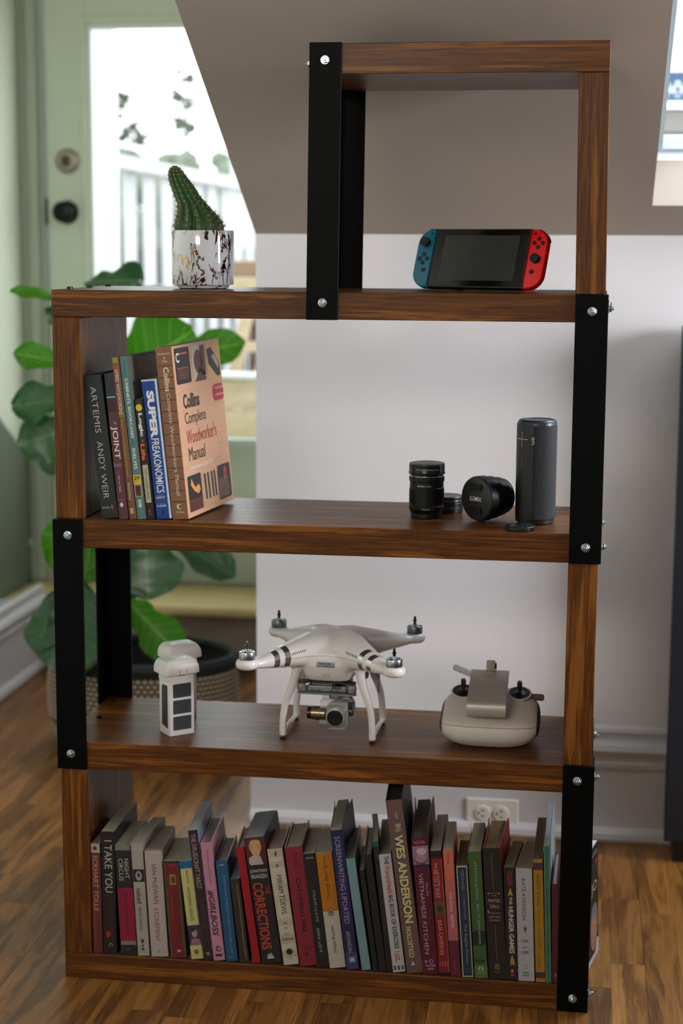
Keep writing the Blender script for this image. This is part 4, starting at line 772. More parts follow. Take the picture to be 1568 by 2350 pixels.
# ---------------------------------------------------------------- handheld game console
sw = thing('game_console', 'handheld game console with blue left and red right controller, leaning back', 'console', (0.6609, 0.1766, ZC), (-0.3563, 0, -0.4125))
def rr(x0, x1, z0, z1, rl, rr_, n=10):
    """rounded rectangle outline in x, z with corner radius rl on the left and rr_ on the right side"""
    P = []
    for cx, cz, a0, r in ((x1-rr_, z0+rr_, -90, rr_), (x1-rr_, z1-rr_, 0, rr_), (x0+rl, z1-rl, 90, rl), (x0+rl, z0+rl, 180, rl)):
        if r < 1e-5: P.append((cx, cz)); continue
        for k in range(n+1): a = math.radians(a0 + 90*k/n); P.append((cx + r*math.cos(a), cz + r*math.sin(a)))
    return P
def plate(name, pts, y0, y1, m, parent, bev=0.0, label=None):
    bm = NB(); prism(bm, pts, y0, y1, 'y')
    if bev:
        es = [e for e in bm.edges if abs(e.verts[0].co.y - e.verts[1].co.y) < 1e-7]
        bmesh.ops.bevel(bm, geom=es, offset=bev, segments=3, profile=0.5, affect='EDGES')
    return obj(name, bm, m, parent, True, label, angle=35)
zb = 0.0053
SWB = mat((20, 21, 23), 0.45)
plate('tablet', rr(-0.0865, 0.0865, zb, zb+0.102, 0.0001, 0.0001), 0, 0.0139, SWB, sw, 0.0008)
plate('bezel_glass', rr(-0.0845, 0.0845, zb+0.0025, zb+0.0995, 0.003, 0.003), -0.0006, 0.0, mat((10, 11, 12), 0.12, spec=0.6), sw)
plate('screen', rr(-0.0690, 0.0690, zb+0.0120, zb+0.0905, 0.0001, 0.0001), -0.0008, -0.0005, mat((46, 46, 44), 0.3, spec=0.6), sw)
def joy(side, col, label):
    x0, x1 = (-0.1195, -0.0868) if side < 0 else (0.0868, 0.1195)
    c = plate('left_controller' if side < 0 else 'right_controller', rr(x0, x1, zb, zb+0.102, 0.026 if side < 0 else 0.0001, 0.0001 if side < 0 else 0.026, 12), -0.0004, 0.0139, mat(col, 0.38), sw, 0.003, label)
    xc = (x0+x1)/2 + side*0.0005
    def btn(x, z, r=0.0036, h=0.0014, name='button'):
        bm = NB(); lathe(bm, [(r, 0), (r, h*0.7), (r*0.85, h)], 20, Matrix.Translation((x, -0.0003, z)) @ RX); return obj(name, bm, BLACKM, c, True, angle=30)
    zs, zd = (zb+0.0775, zb+0.0495) if side < 0 else (zb+0.0500, zb+0.0775)
    btn(xc, zs, 0.0082, 0.0008, 'stick_well')
    bm = NB(); lathe(bm, [(0.004, 0), (0.0045, 0.004), (0.0074, 0.0052), (0.0078, 0.0066), (0.0062, 0.0066), (0.0058, 0.0060)], 24, Matrix.Translation((xc, -0.0008, zs)) @ RX); obj('thumb_stick', bm, mat((16, 16, 18), 0.5), c, True, angle=40)
    for dx, dz in ((0.0072, 0), (-0.0072, 0), (0, 0.0072), (0, -0.0072)): btn(xc+dx, zd+dz)
    if side < 0:
        bm = NB(); abox(bm, xc+0.006, xc+0.0115, -0.0016, -0.0003, zb+0.0925, zb+0.0945, 0.0003); obj('minus_button', bm, BLACKM, c)
        bm = NB(); abox(bm, xc+0.0005, xc+0.007, -0.0014, -0.0003, zb+0.0265, zb+0.033, 0.0006); obj('capture_button', bm, BLACKM, c)
        bm = NB(); prism(bm, rr(x0+0.017, x1-0.001, zb+0.0985, zb+0.1030, 0.002, 0.0005), 0.003, 0.011, 'y'); obj('shoulder_button', bm, BLACKM, c)
    else:
        bm = NB(); abox(bm, xc-0.0115, xc-0.0055, -0.0016, -0.0003, zb+0.0925, zb+0.0943, 0.0003); abox(bm, xc-0.0095, xc-0.0077, -0.0016, -0.0003, zb+0.0904, zb+0.0964, 0.0003); obj('plus_button', bm, BLACKM, c)
        btn(xc-0.0035, zb+0.0285, 0.0040, 0.0012, 'home_button')
        arc = [(x1-0.026 + 0.0272*math.cos(math.radians(a)), zb+0.076 + 0.0272*math.sin(math.radians(a))) for a in range(12, 84, 8)]; arc2 = [(x1-0.026 + 0.0245*math.cos(math.radians(a)), zb+0.076 + 0.0245*math.sin(math.radians(a))) for a in range(83, 11, -8)]
        bm = NB(); prism(bm, arc + arc2, 0.003, 0.0125, 'y'); obj('shoulder_button', bm, BLACKM, c)
joy(-1, (14, 112, 146), 'blue controller with black stick and round buttons'); joy(1, (252, 14, 28), 'red controller with black stick and round buttons')
bm = NB(); abox(bm, -0.060, -0.042, 0.0, 0.0016, 0.0, 0.052, 0.0004, M=Matrix.Translation((0, 0.0139, zb+0.012)) @ Matrix.Rotation(0.0, 4, 'X')); obj('kickstand_mount', bm, SWB, sw)
bm = NB(); vs = Matrix.Translation((0, 0.0150, zb+0.060)) @ Matrix.Rotation(0.62, 4, 'X'); abox(bm, -0.060, -0.042, 0.0, 0.0016, -0.066, 0.0, 0.0004, M=vs); obj('kickstand', bm, SWB, sw)

# ---------------------------------------------------------------- camera lenses, cap, speaker
LB = mat((9, 10, 12), 0.38, bump=0.03, bscale=400, spec=0.35); LG_ = mat((5, 6, 7), 0.28, spec=0.35); WTX = (196, 200, 204)
def wrap_text(bm, s, R, th0, z0, L_, H, bold=0.0):
    """text bent around a cylinder of radius R; th0 = angle of the start (0 = towards -y, growing to +x)"""
    def f(a, b):
        th = th0 + a*L_/R; return Vector((R*math.sin(th), -R*math.cos(th), z0 + b*H))
    return text(bm, s, (0,0,0), (1,0,0), (0,1,0), bold, 0, f)
l1 = thing('camera_lens', 'tall black zoom lens standing upright with silver ring and black cap', 'lens', (0.5940, 0.1270, ZB + 0.0002), (0, 0, -0.1))
bm = NB(); lathe(bm, [(0.0255, 0), (0.0262, 0.001), (0.0262, 0.0085), (0.0275, 0.010), (0.0290, 0.014), (0.0290, 0.020), (0.0284, 0.0208), (0.0284, 0.0500), (0.0279, 0.0505), (0.0279, 0.0600), (0.0291, 0.0612), (0.0291, 0.0685)], 56); obj('barrel', bm, LB, l1, True, angle=30)
bm = NB()
for i in range(60):
    a = 2*PI*i/60; abox(bm, 0.0280, 0.0288, -0.0006, 0.0006, 0.0235, 0.0475, M=Matrix.Rotation(a, 4, 'Z'))
obj('zoom_grip_ribs', bm, LG_, l1)
bm = NB(); lathe(bm, [(0.0286, 0.0686), (0.0289, 0.0690), (0.0289, 0.0698), (0.0280, 0.0702)], 56); obj('silver_ring', bm, mat((200, 205, 210), 0.2, metal=1), l1, True)
bm = NB(); lathe(bm, [(0.0265, 0.0700), (0.0262, 0.0722), (0.0300, 0.0728), (0.0303, 0.0745), (0.0294, 0.0765), (0.0294, 0.0875), (0.0285, 0.0890)], 56); obj('lens_hood_ring', bm, LG_, l1, True, angle=30)
bm = NB(); lathe(bm, [(0.0290, 0.0880), (0.0288, 0.0902), (0.0255, 0.0908), (0.0250, 0.0903), (0.0001, 0.0903)], 56); cap1 = obj('lens_cap', bm, mat((44, 44, 44), 0.35), l1, True, angle=30)
bm = NB(); text(bm, 'OLYMPUS', (-0.016, -0.004, 0.0906), (0.032, 0, 0), (0, 0.007, 0), 0.02); obj('lettering', bm, mat((140, 140, 136), 0.4), cap1)
bm = NB(); wrap_text(bm, 'M.ZUIKO DIGITAL 40-150mm 1:4-5.6 R', 0.02955, -0.45, 0.0805, 0.040, 0.0019); wrap_text(bm, 'OLYMPUS', 0.0281, -0.40, 0.0532, 0.0130, 0.0022, 0.03); wrap_text(bm, 'DIGITAL', 0.0281, 0.14, 0.0532, 0.0090, 0.0020); wrap_text(bm, '0.9m/2.95ft-', 0.0292, -0.1, 0.0155, 0.0150, 0.0019)
obj('lettering', bm, mat(WTX, 0.4), l1)
bm = NB(); wrap_text(bm, 'R', 0.0292, 0.50, 0.0155, 0.0018, 0.0021, 0.03); obj('lettering', bm, mat((210, 60, 40), 0.4), l1)
l2 = thing('pancake_lens', 'short flat black lens standing behind the zoom lens', 'lens', (0.6215, 0.1900, ZB + 0.0002))
bm = NB(); lathe(bm, [(0.0275, 0), (0.0282, 0.001), (0.0282, 0.0165), (0.0274, 0.0172), (0.0274, 0.0200)], 48); obj('barrel', bm, LB, l2, True, angle=30)
bm = NB(); lathe(bm, [(0.0276, 0.0202), (0.0280, 0.0206), (0.0280, 0.0212), (0.0272, 0.0214)], 48); obj('silver_ring', bm, mat((190, 195, 205), 0.25, metal=1), l2, True)
bm = NB(); lathe(bm, [(0.0280, 0.0216), (0.0284, 0.0222), (0.0284, 0.0268), (0.0272, 0.0280), (0.0255, 0.0276), (0.0001, 0.0276)], 48); obj('lens_cap', bm, mat((30, 31, 34), 0.35), l2, True, angle=30)
bm = NB(); wrap_text(bm, 'LUMIX G', 0.0283, 0.25, 0.0085, 0.014, 0.0020); wrap_text(bm, 'ASPH.', 0.0283, 0.80, 0.0085, 0.007, 0.0020); obj('lettering', bm, mat((120, 122, 124), 0.4), l2)
l3 = thing('large_lens', 'fat black lens lying on its side, capped front with white lettering facing left', 'lens', (0.677, 0.094, ZB + 0.0372))
ax = Vector((0.69, 0.724, 0)).normalized(); M3 = ax.to_track_quat('Z', 'Y').to_matrix().to_4x4()
# frame on the cap face: right = horizontal, up = z
capR = Vector((0.724, -0.69, 0)); capU = Vector((0, 0, 1))
bm = NB(); lathe(bm, [(0.0345, 0.004), (0.0368, 0.005), (0.0370, 0.018), (0.0355, 0.020), (0.0350, 0.034), (0.0325, 0.037), (0.0320, 0.050), (0.0295, 0.053), (0.0290, 0.060)], 56, M3); obj('barrel', bm, LB, l3, True, angle=30)
bm = NB(); lathe(bm, [(0.0001, 0.0005), (0.0330, 0.0005), (0.0352, 0.0012), (0.0360, 0.0030), (0.0360, 0.0060)], 56, M3, cap=False); cap3 = obj('lens_cap', bm, mat((34, 34, 35), 0.4, bump=0.05), l3, True, angle=25)
for sgn in (1, -1):
    bm = NB()
    MM = Matrix(((capR.x, -ax.x, 0, 0), (capR.y, -ax.y, 0, 0), (capR.z, -ax.z, 1, 0), (0, 0, 0, 1)))
    poly = [(-0.0125, sgn*0.0135), (0.0125, sgn*0.0135), (0.0155, sgn*0.0245), (-0.0155, sgn*0.0245)]
    prism(bm, poly, 0, 0.0016, 'y')
    for v in bm.verts: v.co = MM @ v.co
    obj('cap_pinch_grip', bm, mat((14, 14, 15), 0.3), cap3)
bm = NB(); O = capR*-0.0135 + capU*-0.0036 - ax*0.0001; text(bm, 'LUMIX', O, capR*0.027, capU*0.0072, 0.01); obj('lettering', bm, mat((226, 226, 222), 0.4), cap3)
lc = thing('lens_cap', 'loose black lens cap lying flat in front of the speaker', 'lens cap', (0.7520, 0.0262, ZB + 0.0002))
bm = NB(); lathe(bm, [(0.0225, 0), (0.0238, 0.001), (0.0240, 0.0060), (0.0228, 0.0074), (0.0120, 0.0076), (0.0001, 0.0076)], 48, cap=False); obj('disc', bm, mat((20, 22, 26), 0.35), lc, True, angle=30)
bm = NB(); abox(bm, -0.010, 0.012, -0.0215, -0.012, 0.0070, 0.0084, 0.0005); obj('pinch_grip', bm, mat((12, 13, 15), 0.3), lc)
spk = thing('speaker', 'tall dark cylindrical wireless speaker with plus sign and woven cover', 'speaker', (0.7735, 0.1050, ZB + 0.0002))
def weave():
    m = bpy.data.materials.new('woven_speaker_cloth'); m.use_nodes = True; nt = m.node_tree; N = nt.nodes; L = nt.links; b = N['Principled BSDF']; b.inputs['Roughness'].default_value = 0.65
    tc = N.new('ShaderNodeTexCoord'); sp_ = N.new('ShaderNodeSeparateXYZ'); L.new(tc.outputs['Object'], sp_.inputs[0])
    at = N.new('ShaderNodeMath'); at.operation = 'ARCTAN2'; L.new(sp_.outputs[0], at.inputs[0]); L.new(sp_.outputs[1], at.inputs[1])
    def wv(sign):
        a = N.new('ShaderNodeMath'); a.operation = 'MULTIPLY'; a.inputs[1].default_value = 52*sign; L.new(at.outputs[0], a.inputs[0])
        c = N.new('ShaderNodeMath'); c.operation = 'MULTIPLY_ADD'; c.inputs[1].default_value = 1750; L.new(sp_.outputs[2], c.inputs[0]); L.new(a.outputs[0], c.inputs[2])
        s = N.new('ShaderNodeMath'); s.operation = 'SINE'; L.new(c.outputs[0], s.inputs[0]); return s
    x = N.new('ShaderNodeMath'); x.operation = 'MULTIPLY'; L.new(wv(1).outputs[0], x.inputs[0]); L.new(wv(-1).outputs[0], x.inputs[1])
    r = N.new('ShaderNodeValToRGB'); r.color_ramp.elements[0].position = 0.1; r.color_ramp.elements[0].color = lin((10, 11, 13)); r.color_ramp.elements[1].position = 0.8; r.color_ramp.elements[1].color = lin((58, 62, 68)); L.new(x.outputs[0], r.inputs[0]); L.new(r.outputs[0], b.inputs['Base Color'])
    bp = N.new('ShaderNodeBump'); bp.inputs['Distance'].default_value = 0.0006; bp.inputs['Strength'].default_value = 0.7; L.new(x.outputs[0], bp.inputs['Height']); L.new(bp.outputs[0], b.inputs['Normal'])
    return m
SR = 0.0322
bm = NB(); lathe(bm, [(0.0300, 0.0062), (SR, 0.0085), (SR, 0.1575), (0.0310, 0.1605)], 72); obj('woven_cover', bm, weave(), spk, True, angle=40)
bm = NB(); lathe(bm, [(0.0280, 0), (0.0296, 0.0012), (0.0302, 0.0062)], 64); obj('base_ring', bm, mat((18, 14, 16), 0.5), spk, True, angle=40)
bm = NB(); lathe(bm, [(0.0316, 0.1596), (0.0312, 0.1640), (0.0290, 0.1672), (0.0265, 0.1680), (0.0258, 0.1668), (0.0001, 0.1668)], 64, cap=False); obj('top_cap', bm, mat((40, 50, 62), 0.35), spk, True, angle=40)
bm = NB(); n = 14
A0, A1 = math.radians(-88), math.radians(-8)
vs = []
for z in (0.003, 0.010, 0.156, 0.1625):
    for rad in (SR+0.0007,): vs.append([bm.verts.new((rad*math.sin(A0+(A1-A0)*i/n)*(0.985 if z in (0.003, 0.1625) else 1), -rad*math.cos(A0+(A1-A0)*i/n)*(0.985 if z in (0.003, 0.1625) else 1), z)) for i in range(n+1)])
for a, b in zip(vs, vs[1:]):
    for i in range(n): bm.faces.new((a[i], a[i+1], b[i+1], b[i]))
obj('rubber_strip', bm, mat((14, 15, 18), 0.45), spk, True)
def cyl_patch(bm, R, th0, th1, z0, z1, n=8):
    A = [bm.verts.new((R*math.sin(th0+(th1-th0)*i/n), -R*math.cos(th0+(th1-th0)*i/n), z0)) for i in range(n+1)]; B = [bm.verts.new((R*math.sin(th0+(th1-th0)*i/n), -R*math.cos(th0+(th1-th0)*i/n), z1)) for i in range(n+1)]
    for i in range(n): bm.faces.new((A[i], A[i+1], B[i+1], B[i]))
bm = NB(); R1 = SR+0.0012; t0 = math.radians(-44)
cyl_patch(bm, R1, t0-0.012, t0+0.012, 0.1240, 0.1500); cyl_patch(bm, R1, t0-0.50, t0+0.34, 0.1372, 0.1382); obj('plus_sign', bm, mat((190, 186, 180), 0.4), spk)
bm = NB(); cyl_patch(bm, R1, t0-0.012, t0+0.012, 0.0880, 0.1140); obj('minus_sign', bm, mat((120, 120, 120), 0.4), spk)
bm = NB()
def f_(a, b): # rotated a quarter turn: reads upward
    th = math.radians(-13) - b*0.0042/SR + 0.0042/SR; return Vector((R1*math.sin(th), -R1*math.cos(th), 0.1300 + a*0.0118))
text(bm, 'ue', (0,0,0), (1,0,0), (0,1,0), 0.0, 0, f_); obj('logo', bm, mat((205, 202, 200), 0.4), spk)

# ---------------------------------------------------------------- drone
ZA = ZS['A'][1]
WP = mat((226, 220, 220), 0.33, coat=0.15)
dr = thing('drone', 'white quadcopter drone standing on its landing legs with hanging camera', 'drone', (0.4399, 0.1296, ZA + 0.0002), (0, 0, -0.0372))
def remesh(name, bm, voxel, it, m, parent):
    me = bpy.data.meshes.new('src'); bm.to_mesh(me); bm.free(); o = bpy.data.objects.new('src', me); COL.objects.link(o)
    r = o.modifiers.new('r', 'REMESH'); r.mode = 'VOXEL'; r.voxel_size = voxel
    s = o.modifiers.new('s', 'SMOOTH'); s.factor = 0.5; s.iterations = it
    dg = bpy.context.evaluated_depsgraph_get(); me2 = bpy.data.meshes.new_from_object(o.evaluated_get(dg)); me2.name = name
    bpy.data.objects.remove(o); bpy.data.meshes.remove(me)
    me2.materials.clear(); me2.materials.append(m); me2.polygons.foreach_set('use_smooth', [True]*len(me2.polygons))
    q = bpy.data.objects.new(name, me2); COL.objects.link(q); q.parent = parent; return q
bm = NB()
def loft(bm, secs, n=24, pw=2.0):
    """secs: (centre, right vector, up vector) superellipse sections"""
    rings = []
    for c, a, b in secs:
        c, a, b = Vector(c), Vector(a), Vector(b); ring = []
        for i in range(n):
            t = 2*PI*i/n; ct, st = math.cos(t), math.sin(t); e = 2/pw
            ring.append(bm.verts.new(c + a*(math.copysign(abs(ct)**e, ct)) + b*(math.copysign(abs(st)**e, st))))
        rings.append(ring)
    for p, q in zip(rings, rings[1:]):
        for i in range(n): bm.faces.new((p[i], p[(i+1) % n], q[(i+1) % n], q[i]))
    bm.faces.new(list(reversed(rings[0]))); bm.faces.new(rings[-1])
lathe(bm, [(0.004, 0.124), (0.046, 0.128), (0.060, 0.140), (0.060, 0.150), (0.048, 0.164), (0.030, 0.176), (0.012, 0.181), (0.002, 0.182)], 40)
loft(bm, [((0, 0, 0.1010), (0.036, 0, 0), (0, 0.055, 0)), ((0, 0, 0.1035), (0.0405, 0, 0), (0, 0.062, 0)), ((0, 0, 0.113), (0.0445, 0, 0), (0, 0.068, 0)), ((0, 0, 0.130), (0.049, 0, 0), (0, 0.072, 0)), ((0, 0, 0.150), (0.050, 0, 0), (0, 0.068, 0)), ((0, 0, 0.168), (0.034, 0, 0), (0, 0.048, 0))], 32, 4.5)
for sx in (-1, 1):
    for sy in (-1, 1):
        d = Vector((sx, sy, 0)).normalized(); rt = Vector((-d.y, d.x, 0)); secs = []
        for r, wd, hh, zc in ((0.010, 0.046, 0.030, 0.150), (0.045, 0.038, 0.0290, 0.1490), (0.075, 0.029, 0.0235, 0.1465), (0.100, 0.0225, 0.0185, 0.1445), (0.125, 0.0175, 0.0140, 0.1420), (0.145, 0.0150, 0.0105, 0.1405), (0.160, 0.0150, 0.0085, 0.1402)):
            secs.append((d*r + Vector((0, 0, zc)), rt*wd, Vector((0, 0, hh))))
        loft(bm, secs, 24, 2.2)
        c = d*0.1715
        lathe(bm, [(0.006, 0.1315), (0.014, 0.1325), (0.0182, 0.1365), (0.0192, 0.1410), (0.0182, 0.1460), (0.0160, 0.1490), (0.0150, 0.1490)], 32, Matrix.Translation((c.x, c.y, 0)))
shell = remesh('shell', bm, 0.0021, 9, WP, dr)
SILV = mat((176, 184, 188), 0.25, metal=1.0); SILD = mat((112, 118, 122), 0.35, metal=0.9)
for i, (sx, sy) in enumerate(((-1,-1), (1,-1), (-1,1), (1,1))):
    d = Vector((sx, sy, 0)).normalized(); c = d*0.1715; T_ = Matrix.Translation((c.x, c.y, 0))
    bm = NB(); lathe(bm, [(0.0128, 0.1475), (0.0134, 0.1490), (0.0134, 0.1600), (0.0128, 0.1612), (0.0106, 0.1612), (0.0100, 0.1560)], 40, T_); mo = obj('motor', bm, SILV if sy < 0 else SILD, dr, True, angle=30)
    bm = NB(); lathe(bm, [(0.0104, 0.1550), (0.0098, 0.1600), (0.004, 0.1604)], 32, T_); obj('motor_windings', bm, mat((24, 24, 26), 0.5), mo, True, angle=30)
    bm = NB()
    for k in range(5): abox(bm, 0.003, 0.0128, -0.0014, 0.0014, 0.1604, 0.1622, 0.0003, M=T_ @ Matrix.Rotation(2*PI*k/5 + i, 4, 'Z'))
    lathe(bm, [(0.0042, 0.1600), (0.0042, 0.1640), (0.0030, 0.1660)], 20, T_); obj('motor_spokes', bm, mat((198, 206, 210), 0.25, metal=1), mo, True, angle=30)
    bm = NB(); lathe(bm, [(0.0024, 0.1655), (0.0024, 0.1700), (0.0034, 0.1702), (0.0034, 0.1725), (0.0022, 0.1727), (0.0022, 0.1775), (0.0018, 0.1785)], 16, T_); obj('prop_shaft', bm, mat((20, 20, 24) if i != 0 else (70, 70, 76), 0.3, metal=0.5), mo, True, angle=30)
# silver bands around the front arms
for sx in (-1, 1):
    d = Vector((sx, -1, 0)).normalized(); rt = Vector((-d.y, d.x, 0))
    for r0 in (0.1005, 0.1190):
        bm = NB(); secs = []
        for r in (r0, r0+0.0095):
            t = (r-0.100)/0.025; wd = 0.0225-0.005*t; hh = 0.0185-0.0045*t; zc = 0.1445-0.0025*t
            secs.append((d*r + Vector((0, 0, zc)), rt*(wd+0.0000), Vector((0, 0, hh+0.0000))))
        loft(bm, secs, 32, 2.2); obj('silver_band', bm, mat((196, 196, 194), 0.22, metal=0.95), dr, True, angle=50)
# vent slits, name badge, logo, seam
from mathutils.bvhtree import BVHTree
bvh = BVHTree.FromPolygons([v.co for v in shell.data.vertices], [tuple(p.vertices) for p in shell.data.polygons])
def onshell(p, dvec):
    h = bvh.ray_cast(Vector(p), Vector(dvec).normalized()); return (h[0], h[1]) if h[0] else (None, None)
for sx in (-1, 1):
    for yy, dy, x0 in ((-0.3, 1, 0.034), (0.3, -1, 0.062)):
        bm = NB(); ok = False
        for k in range(6):
            x = sx*(x0 + k*0.0036); hts = [onshell((x + sx*0.0012*j, yy, 0.1575 - 0.0022*j - (k*0.0007)), (0, dy, 0)) for j in range(3)]
            if all(h[0] for h in hts):
                pts = [h[0] + h[1]*0.0003 for h in hts]; ok = True
                for p, q in zip(pts, pts[1:]):
                    v = [bm.verts.new(p + Vector((-0.0007, 0, 0))), bm.verts.new(p + Vector((0.0007, 0, 0))), bm.verts.new(q + Vector((0.0007, 0, 0))), bm.verts.new(q + Vector((-0.0007, 0, 0)))]; bm.faces.new(v)
        obj('vent_slits', bm, mat((40, 36, 36), 0.6), dr)
def belly_patch(x0, x1, z0, z1, off, m, name, n=8):
    bm = NB(); g = []
    for j in range(3):
        row = []
        for i in range(n+1):
            h = onshell((x0+(x1-x0)*i/n, -0.3, z0+(z1-z0)*j/2), (0, 1, 0)); p = h[0] + Vector((0, -off, 0)); row.append(bm.verts.new(p))
        g.append(row)
    for a, b in zip(g, g[1:]):
        for i in range(n): bm.faces.new((a[i], a[i+1], b[i+1], b[i]))
    return obj(name, bm, m, dr, True)
bd = belly_patch(-0.016, 0.015, 0.1285, 0.1385, 0.0004, mat((150, 158, 176), 0.25, metal=0.8), 'name_badge')
def pf(y0): 
    return y0
hh_ = onshell((0, -0.3, 0.133), (0, 1, 0))[0].y
bm = NB(); text(bm, 'PHANTOM 3', (-0.012, hh_-0.0012, 0.1335), (0.022, 0, 0), (0, 0, 0.0034), 0.02); text(bm, 'PROFESSIONAL', (-0.006, hh_-0.0012, 0.1300), (0.015, 0, 0), (0, 0, 0.0018)); obj('lettering', bm, mat((90, 94, 104), 0.4), bd)
belly_patch(-0.006, 0.007, 0.1100, 0.1180, 0.0003, mat((206, 200, 196), 0.5), 'release_button')
bm = NB()
pts = [onshell((x/1000, -0.3, 0.1475 - abs(x)*0.00006), (0, 1, 0)) for x in range(-66, 67, 3)]
pts = [h[0] for h in pts if h[0]]
tube(bm, pts, 0.0004, 5); obj('seam', bm, mat((120, 112, 108), 0.6), dr)
bm = NB()
V_, F_, _ = text_geo('dji', 0.03, 0.2)
vs = []
for a, b in V_:
    h = onshell((-0.012+0.026*a, -0.016+0.016*b, 0.3), (0, 0, -1)); vs.append(bm.verts.new(h[0] + Vector((0, 0, 0.0003))))
for f in F_:
    try: bm.faces.new([vs[i] for i in f])
    except Exception: pass
obj('logo', bm, mat((240, 240, 244), 0.2, metal=0.3), dr)
# landing gear
for sx in (-1, 1):
    bm = NB()
    for sy in (-1, 1):
        P = smooth_path([(sx*0.050, sy*0.040, 0.136), (sx*0.053, sy*0.047, 0.118), (sx*0.060, sy*0.053, 0.092), (sx*0.0715, sy*0.0555, 0.060), (sx*0.0755, sy*0.056, 0.030), (sx*0.076, sy*0.0555, 0.0045)], 5)
        n = len(P); tube(bm, P, [0.0095 - 0.0035*min(1, i/(n*0.6)) for i in range(n)], 14)
        abox(bm, sx*0.050-0.014, sx*0.050+0.014, sy*0.042-0.010, sy*0.042+0.010, 0.116, 0.130, 0.004, 2)
    tube(bm, smooth_path([(sx*0.076, -0.0555, 0.0085), (sx*0.076, -0.02, 0.0100), (sx*0.076, 0.02, 0.0100), (sx*0.076, 0.0555, 0.0085)], 4), 0.0042, 12)
    lg = remesh('landing_leg', bm, 0.0016, 4, WP, dr)
    for sy in (-1, 1):
        bm = NB(); abox(bm, sx*0.076-0.0045, sx*0.076+0.0045, sy*0.0555-0.005, sy*0.0555+0.005, 0.0, 0.0024, 0.0008); obj('foot_pad', bm, BLACKM, lg)
    if True:
        bm = NB(); abox(bm, sx*0.0705-0.0015, sx*0.0705+0.0015, 0.040, 0.052, 0.060, 0.105, 0.0008); obj('antenna_cover', bm, mat((150, 150, 158), 0.4), lg)
# gimbal with camera
GR = mat((118, 122, 124), 0.4, metal=0.6); GD = mat((66, 70, 74), 0.45, metal=0.5)
bm = NB(); prism(bm, [(-0.052, -0.052), (-0.040, -0.055), (-0.026, -0.048), (0.022, -0.048), (0.036, -0.055), (0.046, -0.052), (0.046, -0.040), (0.032, -0.030), (0.032, 0.030), (-0.038, 0.030), (-0.038, -0.030), (-0.052, -0.040)], 0.0955, 0.0980, 'z')
gim = obj('gimbal_plate', bm, GD, dr)
for x, y, z in ((-0.046, -0.046, 0.0875), (0.040, -0.046, 0.0875), (0.048, 0.030, 0.094), (-0.044, 0.030, 0.094)):
    bm = NB(); lathe(bm, [(0.0030, -0.0082), (0.0062, -0.006), (0.0078, -0.001), (0.0062, 0.0), (0.0078, 0.001), (0.0062, 0.006), (0.0030, 0.0082)], 24, Matrix.Translation((x, y, z))); obj('rubber_damper', bm, mat((150, 144, 134), 0.6), gim, True, angle=40)
bm = NB(); abox(bm, -0.036, 0.030, -0.046, 0.022, 0.0800, 0.0900, 0.002, 2); abox(bm, -0.030, 0.012, -0.040, 0.010, 0.0895, 0.0935, 0.001); box_ = obj('gimbal_board_case', bm, mat((136, 140, 142), 0.45, metal=0.4), gim)
bm = NB()
for x0, x1 in ((-0.031, -0.024), (-0.021, -0.014), (0.001, 0.008), (0.011, 0.018)): abox(bm, x0, x1, -0.0464, -0.0455, 0.0822, 0.0834)
for x0 in (0.006, 0.010, 0.014, 0.018): abox(bm, x0, x0+0.0024, -0.0466, -0.030, 0.0855, 0.0925)
obj('slots', bm, BLACKM, box_)
bm = NB(); prism(bm, [(-0.052, -0.050), (-0.046, -0.056), (0.042, -0.056), (0.048, -0.050), (0.046, -0.040), (0.034, 0.020), (-0.040, 0.020), (-0.052, -0.040)], 0.0772, 0.0795, 'z'); obj('lower_plate', bm, mat((140, 146, 150), 0.4, metal=0.6), gim)
def clear():
    m = bpy.data.materials.new('clear_plastic'); m.use_nodes = True; nt = m.node_tree; nt.nodes.remove(nt.nodes['Principled BSDF']); out = nt.nodes['Material Output']
    t = nt.nodes.new('ShaderNodeBsdfTransparent'); t.inputs[0].default_value = (0.93, 0.92, 0.92, 1); g = nt.nodes.new('ShaderNodeBsdfPrincipled'); g.inputs['Base Color'].default_value = (0.75, 0.74, 0.74, 1); g.inputs['Roughness'].default_value = 0.12
    mx = nt.nodes.new('ShaderNodeMixShader'); mx.inputs[0].default_value = 0.24; nt.links.new(t.outputs[0], mx.inputs[1]); nt.links.new(g.outputs[0], mx.inputs[2]); nt.links.new(mx.outputs[0], out.inputs[0]); return m
CLR = clear()
bm = NB(); abox(bm, -0.012, 0.035, -0.063, -0.0615, 0.030, 0.0665, 0.0004); abox(bm, -0.012, 0.035, -0.063, -0.040, 0.0665, 0.0680, 0.0004); abox(bm, -0.012, 0.035, -0.0400, -0.0385, 0.0665, 0.0775, 0.0004); abox(bm, 0.006, 0.033, -0.078, -0.048, 0.0258, 0.0272, 0.0004)
obj('gimbal_clamp', bm, CLR, gim, label='clear plastic gimbal clamp')
CG = mat((168, 166, 162), 0.32, metal=0.55)
bm = NB(); loft(bm, [((0.016, -0.028, 0.046), (0.012, 0, 0), (0, 0, 0.012)), ((0.016, -0.034, 0.046), (0.019, 0, 0), (0, 0, 0.018)), ((0.016, -0.060, 0.046), (0.0195, 0, 0), (0, 0, 0.0185)), ((0.016, -0.070, 0.0455), (0.0160, 0, 0), (0, 0, 0.0160))], 32, 3.2)
cmr = obj('camera_body', bm, CG, gim, True, angle=35)
bm = NB(); lathe(bm, [(0.0152, 0), (0.0156, 0.002), (0.0152, 0.0065), (0.0136, 0.0072), (0.0132, 0.0062)], 40, Matrix.Translation((0.0165, -0.070, 0.0450)) @ RX); obj('lens_ring', bm, CG, cmr, True, angle=30)
